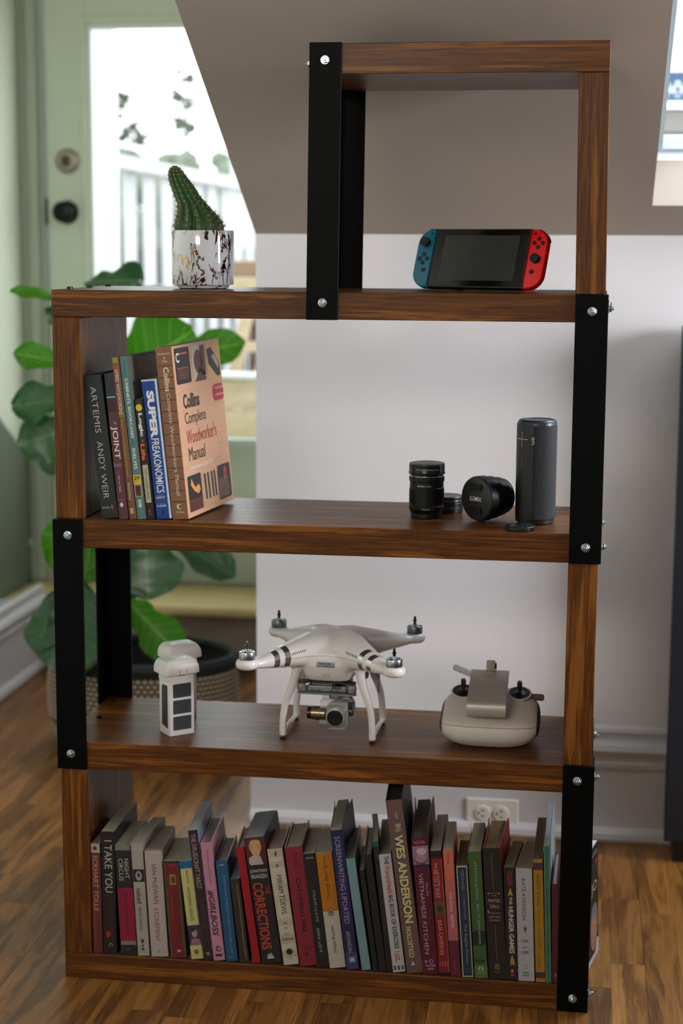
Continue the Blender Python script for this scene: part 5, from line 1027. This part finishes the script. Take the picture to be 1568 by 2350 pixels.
bm = NB(); lathe(bm, [(0.0134, 0.0063), (0.0134, 0.0068), (0.0120, 0.0070), (0.0001, 0.0070)], 40, Matrix.Translation((0.0165, -0.070, 0.0450)) @ RX, cap=False); obj('lens_glass', bm, mat((6, 6, 8), 0.25), cmr, True)
bm = NB(); RY = Matrix.Rotation(-PI/2, 4, 'Y')
lathe(bm, [(0.0085, 0), (0.0112, 0.001), (0.0112, 0.010), (0.0118, 0.0105), (0.0118, 0.0165), (0.0108, 0.017), (0.0108, 0.024), (0.0096, 0.0245)], 32, Matrix.Translation((-0.0015, -0.058, 0.0465)) @ RY); tm = obj('tilt_motor', bm, mat((136, 120, 104), 0.28, metal=0.9), gim, True, angle=30)
bm = NB(); lathe(bm, [(0.0098, 0), (0.0100, 0.0062), (0.0090, 0.0068)], 32, Matrix.Translation((-0.0262, -0.058, 0.0465)) @ RY); obj('motor_end', bm, mat((58, 46, 38), 0.3, metal=0.8), tm, True, angle=30)
bm = NB(); P = smooth_path([(0.004, -0.030, 0.077), (0.010, -0.026, 0.070), (0.030, -0.026, 0.066), (0.037, -0.030, 0.056), (0.037, -0.048, 0.046)], 5); tube(bm, P, 0.0062, 12); obj('gimbal_arm', bm, mat((120, 126, 130), 0.35, metal=0.7), gim, True)
bm = NB(); lathe(bm, [(0.013, 0), (0.0145, 0.002), (0.0145, 0.010), (0.012, 0.0115)], 28, Matrix.Translation((0.012, -0.030, 0.0665))); obj('yaw_motor', bm, mat((140, 140, 138), 0.35, metal=0.6), gim, True, angle=30)

# ---------------------------------------------------------------- remote controller
rc = thing('remote_controller', 'white grey remote control with silver phone holder and two sticks', 'controller', (0.7064, 0.0594, ZA + 0.0002))
RW = mat((206, 196, 188), 0.45, bump=0.04, bscale=500); RGY = mat((70, 68, 68), 0.6)
def smooth2(P, n):
    P = [Vector((a, b, 0)) for a, b in P]; m_ = len(P); out = []
    for i in range(m_):
        p0, p1, p2, p3 = P[i-1], P[i], P[(i+1) % m_], P[(i+2) % m_]
        for k in range(n):
            t = k/n; v = 0.5*((2*p1)+(p2-p0)*t+(2*p0-5*p1+4*p2-p3)*t*t+(3*p1-p0-3*p2+p3)*t**3); out.append((v.x, v.y))
    return out
RP_ = smooth2([(0.002, 0.010), (-0.004, 0.022), (-0.001, 0.038), (0.012, 0.0495), (0.040, 0.0610), (0.080, 0.0755), (0.104, 0.0795), (0.118, 0.0710), (0.122, 0.045), (0.118, 0.018), (0.100, 0.002), (0.060, 0.0004), (0.018, 0.0004)], 4)
HW = 0.0830
def rc_sec(x, grow):
    t = min(1.0, abs(x)/HW); s = max(0.0, 1 - t**3.2)**(1/2.4)
    return [(0.058 + (a-0.058)*(0.35+0.65*s) * (1+grow), 0.036 + (b-0.036)*(0.05+0.95*s)*(1+grow)) for a, b in RP_]
def rc_loft(xs, grow=0.0):
    bm = NB(); rings = [[bm.verts.new((x, a, max(0.0, b))) for a, b in rc_sec(x, grow)] for x in xs]; m_ = len(RP_)
    for a, b in zip(rings, rings[1:]):
        for k in range(m_): bm.faces.new((a[k], a[(k+1) % m_], b[(k+1) % m_], b[k]))
    bm.faces.new(rings[0]); bm.faces.new(list(reversed(rings[-1]))); bmesh.ops.recalc_face_normals(bm, faces=bm.faces[:]); return bm
xs = [HW*math.sin(PI/2*i/22) for i in range(-22, 23)]
rcb = obj('controller_body', rc_loft(xs), RW, rc, True, angle=60)
for sx in (-1, 1):
    g = sorted(sx*x for x in xs if x > 0.0765); obj('rubber_grip', rc_loft(g, 0.02), RGY, rc, True, angle=60)
bm = NB(); pts = []
for x in [v for v in xs if abs(v) < 0.0795]:
    sec = rc_sec(x, 0.0); best = min((q for q in sec if q[1] > 0.006), key=lambda q: abs(q[1]-0.0375) + (0 if q[0] < 0.04 else 9)); pts.append((x, best[0]-0.0001, best[1]))
tube(bm, pts, 0.00045, 5); obj('seam', bm, mat((110, 102, 98), 0.6), rc)
tilt = math.atan2(0.0145, 0.040)
TN = Vector((0, -math.sin(tilt), math.cos(tilt)))
def ontop(x, y):
    z = 0.0610 + (y-0.040)*0.3625; s = (1 - (abs(x)/HW)**3.2)**(1/2.4); yy = 0.058 + (y-0.058)*(0.35+0.65*s); return Vector((x, yy, 0.036 + (z-0.036)*(0.05+0.95*s)))
for sx in (-1, 1):
    c = ontop(sx*0.047, 0.083); M_ = Matrix.Translation(c + TN*0.0010) @ Matrix.Rotation(tilt, 4, 'X')
    bm = NB(); lathe(bm, [(0.0195, 0.0), (0.0205, 0.0022), (0.0195, 0.0030), (0.0182, 0.0028), (0.0178, 0.0008)], 40, M_, cap=False); obj('stick_ring', bm, RW, rc, True, angle=40)
    bm = NB(); lathe(bm, [(0.0180, 0.0020), (0.0130, 0.0012), (0.0060, 0.0032), (0.0001, 0.0040)], 40, M_, cap=False); wl = obj('stick_well', bm, mat((12, 12, 13), 0.3), rc, True)
    bm = NB(); lathe(bm, [(0.0032, 0.002), (0.0030, 0.010), (0.0042, 0.0125), (0.0042, 0.0220), (0.0036, 0.0240)], 16, M_ @ Matrix.Rotation(-0.12, 4, 'X')); obj('control_stick', bm, mat((50, 44, 42), 0.4, metal=0.3), rc, True, angle=30)
bm = NB()
for x in (-0.0085, 0.0, 0.0035, 0.0070, 0.0105):
    p = ontop(x - 0.004, 0.019); lathe(bm, [(0.0008, 0), (0.0008, 0.0004)], 10, Matrix.Translation(p + TN*0.0002) @ Matrix.Rotation(tilt+0.15, 4, 'X'))
obj('indicator_lights', bm, mat((30, 26, 26), 0.5), rc)
# phone holder: lip, plate, clip
HS = mat((172, 164, 158), 0.38, metal=0.35)
bm = NB(); poly = [(-0.010, 0.058), (-0.012, 0.061), (-0.012, 0.078), (-0.008, 0.083), (0.100, 0.110), (0.103, 0.108), (0.004, 0.081), (-0.008, 0.078), (-0.0085, 0.060)]
prism(bm, poly, -0.0355, 0.0285, 'x')
bmesh.ops.bevel(bm, geom=[e for e in bm.edges if abs(e.verts[0].co.x - e.verts[1].co.x) < 1e-7], offset=0.0006, segments=2, affect='EDGES')
hold = obj('phone_holder', bm, HS, rc, True, angle=40)
bm = NB(); abox(bm, -0.034, 0.027, -0.0080, 0.016, 0.0625, 0.077, 0.003, 3); obj('holder_hinge', bm, HS, hold, True, angle=40)
bm = NB(); abox(bm, -0.010, 0.0045, 0.094, 0.106, 0.104, 0.126, 0.002, 2); abox(bm, -0.0105, 0.003, 0.087, 0.096, 0.098, 0.109, 0.0015, 2); obj('holder_clip', bm, mat((150, 138, 128), 0.45), hold, True, angle=40)
bm = NB(); abox(bm, 0.0046, 0.0070, 0.096, 0.104, 0.112, 0.122, 0.0008); obj('clip_button', bm, BLACKM, hold)
bm = NB(); abox(bm, -0.006, 0.004, 0.030, 0.050, 0.055, 0.090, 0.002); obj('holder_arm', bm, HS, hold)
for nm, P, rad, c in (('antenna', [(0.004, 0.128, 0.066), (-0.028, 0.131, 0.0900), (-0.068, 0.131, 0.1055)], 0.0052, (190, 184, 184)), ('antenna', [(0.055, 0.085, 0.071), (0.074, 0.090, 0.0690), (0.0880, 0.0905, 0.0680)], 0.0055, (96, 74, 68))):  # brown of the right antenna is shadow put into its colour
    bm = NB(); P = [Vector(p) for p in P]; dv = (P[2]-P[1]).normalized(); rt = Vector((0, 1, 0)); up = dv.cross(rt)
    secs = [(P[0], rt*0.0045, up*rad*0.8), (P[1], rt*0.0045, up*rad), (P[2] - dv*0.003, rt*0.0045, up*rad), (P[2] - dv*0.0008, rt*0.0036, up*rad*0.8), (P[2], rt*0.002, up*rad*0.45)]
    loft(bm, secs, 20, 3); obj(nm, bm, mat(c, 0.5), rc, True, angle=50)

# ---------------------------------------------------------------- drone batteries
BW = mat((222, 216, 216), 0.4); BLB = mat((52, 54, 58), 0.4)
def battery():
    t = thing('drone_battery', None, None)
    w2, d = 0.0229, 0.0403
    bm = NB(); abox(bm, -w2, w2, 0, d, 0, 0.1068, 0.0012, 2); body = obj('battery_body', bm, BW, t, True, angle=40)
    bm = NB(); abox(bm, -w2+0.002, w2-0.002, d-0.002, d+0.0070, 0.0900, 0.1075, 0.0015, 2); abox(bm, -w2-0.0006, -w2+0.004, 0.004, d-0.012, 0.091, 0.105, 0.0008); obj('battery_neck', bm, BW, t, True, angle=40)
    # head with rounded sides
    bm = NB(); sec = []
    e = 0.0100
    for z, g, r in ((0.0935, 0.8, 1.0), (0.0945, 1.0, 1.25), (0.1040, 1.0, 1.25), (0.1120, 0.93, 1.18), (0.1190, 0.78, 1.02), (0.1245, 0.56, 0.80), (0.1278, 0.36, 0.58), (0.1290, 0.28, 0.50)):
        z = 0.1058 + (z-0.0935)*(0.0232/0.0355); sec.append(((0, d/2, z), (w2 + e*g, 0, 0), (0, d*0.38 + 0.0095*r, 0)))
    loft(bm, sec, 56, 7); hd = obj('battery_head', bm, BW, t, True, angle=50)
    for k in range(4):
        bm = NB(); abox(bm, -0.0150+k*0.0042, -0.0142+k*0.0042, d/2-0.0022, d/2+0.0022, 0.1289, 0.1293); obj('charge_light', bm, mat((90, 92, 96), 0.5), hd)
    bm = NB(); lathe(bm, [(0.0055, 0.1289), (0.0058, 0.1294), (0.0050, 0.1296)], 28, Matrix.Translation((0.012, d/2, 0)) @ Matrix.Diagonal((1.0, 1, 1, 1))); obj('power_button', bm, mat((236, 238, 240), 0.25), hd, True, angle=40)
    bm = NB(); y_ = d/2 - d*0.38 - 0.0095*1.25 - 0.0003
    for x in (-0.0060, 0.0060): abox(bm, x-0.0003, x+0.0003, y_, y_+0.004, 0.1072, 0.1150)
    abox(bm, -0.0060, 0.0060, -0.0012, 0.001, 0.1035, 0.1046); obj('latch_lines', bm, mat((88, 80, 80), 0.6), hd)
    for z in (0.0095, 0.0375, 0.0655):
        bm = NB(); prism(bm, rr(-0.0165, 0.0170, z, z+0.0238, 0.0015, 0.0015, 4), -0.0003, 0.0010, 'y'); lbl = obj('printed_label', bm, BLB, t)
        bm = NB(); text(bm, 'Warning: Please read the manual', (-0.0120, -0.00045, z+0.0185), (0.0240, 0, 0), (0, 0, 0.0017), 0.02)
        for q in range(5): abox(bm, -0.012+0.001*(q % 2), 0.012-0.0015*(q % 3), -0.00045, -0.00035, z+0.0045+q*0.0025, z+0.0050+q*0.0025)
        obj('lettering', bm, mat((26, 28, 32), 0.5), lbl)
    for sx in (-1, 1):
        bm = NB(); x0, x1 = (-w2-0.0003, -w2+0.001) if sx < 0 else (w2-0.001, w2+0.0003)
        prism(bm, [(0.010, 0.012), (0.030, 0.016), (0.030, 0.080), (0.026, 0.086), (0.008, 0.086), (0.008, 0.014)], x0, x1, 'x'); obj('side_label', bm, mat((38, 36, 38), 0.4), t)
    return t
b1 = battery(); b1.location = (0.1744 + 0.0229*math.cos(math.radians(39.5)), 0.0500 + 0.0229*math.sin(math.radians(39.5)), ZA + 0.0002); b1.rotation_euler.z = math.radians(39.5)
tag(b1, 'front white drone battery standing upright, three grey labels facing right', 'battery', 'drone batteries')
def dup(root, loc, rz):
    r = root.copy(); COL.objects.link(r); r.location = loc; r.rotation_euler.z = rz
    for ch in list(root.children):
        c = ch.copy(); COL.objects.link(c); c.parent = r
        for g in ch.children: d_ = g.copy(); COL.objects.link(d_); d_.parent = c
    return r
a_ = math.radians(39.5 + 180); cxy = Vector((0.1892, 0.1856)) + Vector((-math.cos(math.radians(39.5)), -math.sin(math.radians(39.5))))*0.0229 + Vector((-math.sin(math.radians(39.5)), math.cos(math.radians(39.5))))*0.0403
b2 = dup(b1, (cxy.x, cxy.y, ZA + 0.0002), a_); tag(b2, 'rear white drone battery partly hidden behind the front one', 'battery', 'drone batteries')

# ---------------------------------------------------------------- fiddle leaf fig in woven basket
BX, BY, BRX, BRY, BH = -0.2190, 1.35, 0.232, 0.165, 0.232
bk = thing('plant_basket', 'woven beige and dark green basket holding the large leafy plant', 'basket', (BX, BY, 0.0005))
bm = NB(); SQ = Matrix.Diagonal((1, BRY/BRX, 1, 1))
lathe(bm, [(0.19, 0), (0.215, 0.010), (0.236, 0.07), (0.240, 0.14), (0.232, 0.205), (0.232, BH), (0.222, BH), (0.222, 0.14)], 64, SQ); obj('basket_wall', bm, mat((30, 36, 34), 0.95, bump=0.6, bscale=200), bk, True)
bm = NB(); tube(bm, [(0.229*math.cos(2*PI*i/48), 0.229*BRY/BRX*math.sin(2*PI*i/48), BH - 0.004) for i in range(49)], 0.012, 10); obj('rim', bm, mat((46, 50, 50), 0.95, bump=0.8, bscale=260), bk, True)
bm = NB(); rows = 17; ncol = 92; octa = [(1,0,0),(-1,0,0),(0,1,0),(0,-1,0),(0,0,1),(0,0,-1)]
for j in range(rows):
    z = 0.010 + j*0.0118; rr0 = 0.208 + 0.030*math.sin(min(1, z/0.12)*PI/2) - 0.006*max(0, (z-0.14)/0.09)
    for i in range(ncol):
        th = 2*PI*(i + 0.5*(j % 2))/ncol
        c = Vector((rr0*math.cos(th), rr0*math.sin(th)*BRY/BRX, z)); o_ = Vector((math.cos(th)*BRY, math.sin(th)*BRX, 0)).normalized(); tn = Vector((-o_.y, o_.x, 0)); up = Vector((0, 0, 1))
        q = (tn*0.6+up*0.8).normalized() if j % 2 else (tn*-0.6+up*0.8).normalized(); q = up*0.25 + tn
        vs = [bm.verts.new(c + tn*0.0072*a + up*0.0052*b_ + o_*(0.0028*e + 0.002)) for a, e, b_ in ((1,0,0),(-1,0,0),(0,0,1),(0,0,-1),(0.0,1,0),(0.0,-1,0))]
        for f in ((0,2,4),(2,1,4),(1,3,4),(3,0,4)): bm.faces.new([vs[k] for k in f])
obj('woven_stitches', bm, mat((186, 164, 140), 0.9, bump=0.4, bscale=300), bk, True)['kind'] = 'stuff'
bm = NB(); lathe(bm, [(0.215, 0.150), (0.0001, 0.156)], 40, SQ, cap=False); obj('potting_soil', bm, mat((34, 24, 18), 0.95, bump=0.9, bscale=90, var=0.5, vscale=50), bk)['kind'] = 'stuff'
def leaf_mat(key, cu, cl, tr, rough):
    m = bpy.data.materials.new(key); m.use_nodes = True; nt = m.node_tree; N = nt.nodes; L = nt.links; b = N['Principled BSDF']; b.inputs['Roughness'].default_value = rough; b.inputs['Specular IOR Level'].default_value = 0.6
    uv = N.new('ShaderNodeUVMap'); sx = N.new('ShaderNodeSeparateXYZ'); L.new(uv.outputs[0], sx.inputs[0])
    def mt(op, a, b_=None, c=None):
        q = N.new('ShaderNodeMath'); q.operation = op
        for i, v in enumerate((a, b_, c)):
            if v is None: continue
            if isinstance(v, (int, float)): q.inputs[i].default_value = v
            else: L.new(v, q.inputs[i])
        return q.outputs[0]
    du = mt('ABSOLUTE', mt('SUBTRACT', sx.outputs[0], 0.5)); mid = mt('LESS_THAN', du, 0.022)
    fr = mt('FRACT', mt('MULTIPLY_ADD', sx.outputs[1], 7.0, mt('MULTIPLY', du, -3.2))); side = mt('LESS_THAN', fr, 0.10); v = mt('MAXIMUM', mid, mt('MULTIPLY', side, 0.6))
    mx = N.new('ShaderNodeMixRGB'); mx.inputs[1].default_value = lin(cu); mx.inputs[2].default_value = lin(cl); L.new(v, mx.inputs[0]); L.new(mx.outputs[0], b.inputs['Base Color'])
    t = N.new('ShaderNodeBsdfTranslucent'); mc = N.new('ShaderNodeMixRGB'); mc.blend_type = 'MULTIPLY'; mc.inputs[0].default_value = 1; mc.inputs[2].default_value = (1.1, 1.55, 0.22, 1); L.new(mx.outputs[0], mc.inputs[1]); L.new(mc.outputs[0], t.inputs[0])
    bp = N.new('ShaderNodeBump'); bp.inputs['Distance'].default_value = 0.002; bp.inputs['Strength'].default_value = 0.5; bp.invert = True; L.new(v, bp.inputs['Height']); L.new(bp.outputs[0], b.inputs['Normal'])
    ms = N.new('ShaderNodeMixShader'); ms.inputs[0].default_value = tr; L.new(b.outputs[0], ms.inputs[1]); L.new(t.outputs[0], ms.inputs[2]); L.new(ms.outputs[0], N['Material Output'].inputs[0]); return m
LFB = leaf_mat('backlit_leaf', (64, 120, 26), (120, 160, 70), 0.60, 0.4); LFD = leaf_mat('dark_waxy_leaf', (34, 78, 36), (70, 108, 62), 0.22, 0.3)  # first one is a brighter copy with the backlight in its colour
fig = thing('fiddle_leaf_fig', 'large fiddle leaf fig plant with broad wavy leaves growing behind the bookcase', 'plant', (BX, BY, 0.16))
off = Vector((BX, BY, 0.16))
bm = NB(); tube(bm, smooth_path([(-0.045, -0.02, -0.02), (-0.05, -0.02, 0.2), (-0.058, -0.02, 0.5), (-0.05, -0.03, 0.75), (-0.06, -0.03, 0.97)], 5), [0.011]*6 + [0.009]*9 + [0.006]*6, 10); obj('trunk', bm, mat((84, 66, 44), 0.85, bump=0.5, bscale=80), fig, True)
def leaf(B, T, wd, nrm, droop=0.15, cup=0.15, seed=0, m=None, flip=1):
    rg = random.Random(seed); B = Vector(B) - off; T = Vector(T) - off; L_ = (T-B).length; ax_ = (T-B)/L_; n = Vector(nrm); n = (n - ax_*n.dot(ax_)).normalized(); s = ax_.cross(n)
    wf = [0.10, 0.40, 0.62, 0.66, 0.62, 0.72, 0.90, 1.0, 0.99, 0.86, 0.60, 0.14]
    bm = NB(); uvl = bm.loops.layers.uv.new('UVMap'); rows = []; NV = len(wf); NU = 8; ph = rg.random()*6
    for j, f in enumerate(wf):
        t = j/(NV-1); row = []
        for i in range(NU+1):
            u = i/NU*2 - 1
            off_ = n*(-droop*L_*(t*t) + cup*wd*(u*u)*0.5 + 0.05*wd*math.sin(t*15 + ph + (2 if u > 0 else 0))*abs(u)**2 + 0.012*wd*math.cos(t*44)*(1-abs(u)))
            row.append((bm.verts.new(B + ax_*(t*L_) + s*(u*wd/2*f*(1+0.05*math.sin(t*20+ph))) + off_), i/NU, t))
        rows.append(row)
    for a, b in zip(rows, rows[1:]):
        for i in range(NU):
            q = (a[i], a[i+1], b[i+1], b[i]); fc = bm.faces.new([v[0] for v in q])
            for lp, v in zip(fc.loops, q): lp[uvl].uv = (v[1], v[2])
    o = obj('leaf', bm, m or LFD, fig, True)
    bm = NB(); trunk = Vector((-0.055, -0.025, max(0.1, min(0.95, B.z + 0.02)))); midp = (trunk+B)/2 + Vector((0, 0, 0.01)); tube(bm, smooth_path([trunk, midp, B + ax_*0.004], 3), 0.0028, 6); obj('petiole', bm, mat((92, 118, 52), 0.6), fig, True)
    return o
LV = [((-0.385, 1.30, 1.090), (-0.490, 1.24, 1.139), 0.055, (0.2, -0.5, 0.9), 0.20, 0.3, LFB), ((-0.385, 1.33, 1.10), (-0.425, 1.30, 1.045), 0.060, (0, -1, 0.2), 0.1, 0.1, LFD),
      ((-0.375, 1.30, 0.950), (-0.506, 1.27, 0.975), 0.072, (0, -0.9, 0.4), 0.05, 0.2, LFB), ((-0.355, 1.30, 0.870), (-0.522, 1.29, 0.845), 0.105, (0, -0.9, 0.35), 0.05, 0.25, LFD),
      ((-0.345, 1.33, 0.800), (-0.512, 1.30, 0.750), 0.125, (0, -1, 0.1), 0.05, 0.1, LFD), ((-0.365, 1.38, 0.745), (-0.478, 1.36, 0.690), 0.090, (0.3, -0.8, 0.6), 0.1, 0.2, LFD),
      ((-0.350, 1.34, 1.140), (-0.210, 1.28, 1.158), 0.135, (0, -0.85, 0.5), 0.12, -0.4, LFD), ((-0.290, 1.42, 1.120), (-0.160, 1.40, 1.136), 0.110, (0.1, -0.6, 0.8), 0.12, -0.5, LFD),
      ((-0.290, 1.36, 0.895), (-0.083, 1.34, 1.030), 0.215, (0.1, -1, 0.1), 0.04, 0.1, LFB), ((-0.180, 1.42, 0.955), (0.027, 1.40, 1.003), 0.098, (0, -0.9, 0.3), 0.10, 0.1, LFB),
      ((-0.300, 1.38, 0.585), (-0.440, 1.30, 0.455), 0.155, (0.1, -1, 0.1), 0.05, 0.1, LFB), ((-0.320, 1.30, 0.60), (-0.345, 1.28, 0.420), 0.150, (0.2, -1, 0), 0.02, 0.1, LFB),
      ((-0.175, 1.22, 0.585), (-0.155, 1.16, 0.408), 0.185, (0.1, -1, 0.25), 0.05, 0.15, LFD), ((-0.170, 1.36, 0.540), (0.016, 1.34, 0.432), 0.105, (0.25, -0.7, 0.7), 0.03, 0.25, LFD),
      ((-0.350, 1.24, 0.440), (-0.335, 1.15, 0.212), 0.195, (-0.2, -1, 0.2), 0.03, 0.15, LFD), ((-0.400, 1.24, 0.400), (-0.440, 1.18, 0.265), 0.10, (-0.3, -1, 0.2), 0.05, 0.1, LFD),
      ((-0.250, 1.30, 0.455), (-0.245, 1.28, 0.315), 0.070, (0.6, -0.8, 0), 0.1, 0.1, LFD), ((-0.225, 1.24, 0.385), (-0.085, 1.20, 0.262), 0.110, (0.2, -1, 0.2), 0.02, 0.25, LFB),
      ((-0.30, 1.46, 0.80), (-0.16, 1.50, 0.86), 0.14, (0, -0.8, 0.5), 0.1, 0.1, LFD), ((-0.24, 1.44, 0.66), (-0.10, 1.46, 0.64), 0.13, (0, -0.8, 0.5), 0.1, 0.1, LFD)]
for i, (B, T_, wd, n_, dr_, cu_, m_) in enumerate(LV): leaf(B, T_, wd, n_, dr_, cu_, i, m_)

# ---------------------------------------------------------------- outside the door and the skylight
bm = NB(); abox(bm, -3.5, 4.5, 2.9, 12, -0.1, 0.02); g_ = struct('floor_outside', bm, mat((190, 180, 168), 0.9, bump=0.3, bscale=20), label='pale ground outside the garden door')
fe = thing('fence', 'bleached board fence with top rail running away outside the door', 'fence', (-0.87, 3.3, 0.02))
bm = NB(); abox(bm, -0.03, 0.05, -0.02, 4.6, 1.485, 1.533, 0.004); obj('top_rail', bm, FENCEM, fe)
bm = NB(); abox(bm, -0.045, -0.02, -0.02, 4.6, 0.25, 0.33); obj('lower_rail', bm, FENCEM, fe)
y = 0.02; k = 0
while y < 4.5:
    bm = NB(); abox(bm, -0.010, 0.000, y, y + 0.175, 0.0, 1.484, 0.002); obj('fence_board', bm, FENCEM, fe); y += 0.290
bm = NB(); abox(bm, -0.20, -0.17, -0.1, 4.6, 0, 1.2); obj('rear_boards', bm, mat((34, 32, 24), 0.9), fe)
post = thing('porch_post', 'white porch post just outside the door glass, full height', 'post', (-0.772, 3.02, 0.02))
bm = NB(); abox(bm, -0.036, 0.036, -0.036, 0.036, 0, 2.9, 0.006, 2); obj('shaft', bm, mat((226, 228, 234), 0.6), post); bm = NB(); abox(bm, -0.050, 0.050, -0.050, 0.050, 0, 0.14, 0.008, 2); obj('post_base', bm, mat((226, 228, 234), 0.6), post)
p2 = thing('fence_post', 'white post standing at the far end of the fence', 'post', (-1.34, 8.15, 0.02)); bm = NB(); abox(bm, -0.065, 0.065, -0.065, 0.065, 0, 1.90, 0.006); obj('shaft', bm, FENCEM, p2); bm = NB(); abox(bm, -0.08, 0.08, -0.08, 0.08, 1.90, 1.93, 0.004); obj('post_cap', bm, FENCEM, p2)
pl2 = thing('planter_box', 'pale wooden planter box of two stacked boards right outside the door', 'planter', (-0.20, 2.95, 0.02))
for z0_, z1_ in ((0.0, 0.28), (0.285, 0.425), (0.43, 0.660), (0.666, 0.765)):
    bm = NB(); abox(bm, -0.42, 0.5, 0, 0.035, z0_, z1_, 0.004); obj('board', bm, DECKM, pl2)
bm = NB(); abox(bm, -0.42, 0.5, -0.01, 0.10, 0.767, 0.785, 0.004); obj('lit_top_edge', bm, mat((232, 234, 236), 0.6), pl2); bm = NB(); abox(bm, -0.42, -0.385, 0.036, 0.5, 0.0, 0.765, 0.004); obj('side_board', bm, DECKM, pl2)  # white top board carries the light on the upper edge in its colour
sh = thing('sawhorse', 'pale wooden sawhorse with slanted leg and cross brace beyond the planter box', 'sawhorse', (-0.30, 3.2, 0.02))
for y_ in (0, 0.5):
    for a, b in (((-0.008, y_, 1.06), (-0.220, y_, 0.0)), ((0.62, y_, 1.06), (0.84, y_, 0.0))):
        bm = NB(); loft(bm, [(a, (0.022, 0, 0), (0, 0.02, 0)), (b, (0.022, 0, 0), (0, 0.02, 0))], 8, 8); obj('leg', bm, DECKM, sh)
bm = NB(); abox(bm, -0.10, 0.75, -0.06, 0.56, 1.062, 1.105, 0.004); obj('top_beam', bm, DECKM, sh); bm = NB(); abox(bm, -0.13, 0.75, -0.05, 0.5, 1.107, 1.160, 0.004); obj('stacked_board', bm, mat((150, 118, 96), 0.8), sh); bm = NB(); abox(bm, -0.048, 0.66, -0.03, -0.021, 0.845, 0.882, 0.003); obj('cross_brace', bm, DECKM, sh)
bbk = thing('brick_ledge', 'blurred reddish brown ledge seen through the door behind the sawhorse', 'ledge', (-0.60, 4.6, 0.02)); bm = NB(); abox(bm, 0, 1.4, 0, 0.4, 0, 0.87, 0.01); obj('ledge_wall', bm, mat((96, 68, 58), 0.9, bump=0.5, bscale=30, var=0.5, vscale=9), bbk); bm = NB(); abox(bm, -0.03, 1.4, -0.03, 0.43, 0.872, 0.91, 0.01); obj('coping', bm, mat((130, 104, 92), 0.8), bbk)
hedge = thing('hedge', 'distant grey green hedge line above the fence', 'hedge', (-2.6, 9.0, 0.02)); bm = NB()
for i in range(260):
    bmesh.ops.create_icosphere(bm, subdivisions=1, radius=R_.uniform(0.04, 0.11), matrix=Matrix.Translation((R_.uniform(0, 2.2), R_.uniform(-0.2, 0.2), R_.uniform(1.2, 1.80))))
obj('foliage', bm, mat((96, 104, 88), 0.95), hedge)['kind'] = 'stuff'; bm = NB(); abox(bm, 0, 2.3, -0.2, 0.2, 0, 1.3); obj('hedge_base', bm, mat((70, 76, 60), 0.95), hedge)
CLU = (((-1.61, 1.985), (-1.685, 1.94), (-1.60, 1.87), (-1.665, 1.80), (-1.56, 1.80)), ((-1.285, 2.11), (-1.345, 2.02), (-1.26, 1.98), (-1.345, 1.90), (-1.28, 1.85)))
for (lab, cl_, x0) in (('thin leafy tree branches against white sky, left group over the fence', CLU[0], -1.62), ('thin leafy tree branches against white sky, right group beside ceiling edge', CLU[1], -1.30)):
    tb = thing('tree_branch', lab, 'branch', (x0, 6.4, 1.3)); bm = NB(); bl = NB(); rg = random.Random(int(x0*100))
    tube(bm, [(0, 0, -1.3), (0.01, 0, 0.3), (0.02, 0, 0.7)], 0.004, 6)
    for cx_, cz_ in cl_:
        e = Vector((cx_ - x0, rg.uniform(-0.1, 0.1), cz_ - 1.3)); p = Vector((0.01, 0, e.z - 0.12)); tube(bm, smooth_path([p, (p+e)/2 + Vector((0.02, 0, -0.02)), e], 3), 0.005, 5)
        for u in range(16):
            c = e + Vector((rg.gauss(0, 0.022), rg.gauss(0, 0.03), rg.gauss(0, 0.020))); bmesh.ops.create_icosphere(bl, subdivisions=1, radius=rg.uniform(0.014, 0.028), matrix=Matrix.Translation(c) @ Matrix.Rotation(rg.random()*3, 4, 'X') @ Matrix.Diagonal((1.3, 0.4, 0.8, 1)))
    obj('twigs', bm, mat((60, 54, 48), 0.9), tb); obj('foliage', bl, mat((52, 58, 40), 0.8), tb)['kind'] = 'stuff'
lt = thing('lattice_panel', 'blue grey lattice panel on the neighbouring house seen through the skylight', 'lattice', (1.16, 6.0, 1.96)); BLU = mat((46, 76, 108), 0.7)
bm = NB(); abox(bm, 0, 1.2, -0.01, 0.02, 0.075, 0.13); abox(bm, 0, 1.2, -0.01, 0.02, -0.02, 0.012); obj('frame', bm, BLU, lt)
for k in range(22):
    for sg in (1, -1):
        bm = NB(); M_ = Matrix.Translation((k*0.055, 0.004*sg, 0.04)) @ Matrix.Rotation(sg*PI/4, 4, 'Y'); abox(bm, -0.011, 0.011, -0.003, 0.003, -0.075, 0.075, M=M_); obj('slat', bm, BLU, lt)
sd = thing('neighbour_siding', 'pale horizontal siding boards of the neighbouring house below the lattice', 'siding', (1.10, 6.05, 0.02))
for k in range(8):
    bm = NB(); z0_ = 0.9 + k*0.125; abox(bm, 0, 1.6, 0, 0.03, z0_, z0_ + 0.110, 0.004); o = obj('siding_board', bm, mat((122, 118, 114), 0.7), sd); o.rotation_euler.x = 0.0
bm = NB(); abox(bm, 0.02, 1.58, 0.03, 0.3, 0, 1.9); obj('house_wall', bm, mat((40, 36, 34), 0.9), sd)
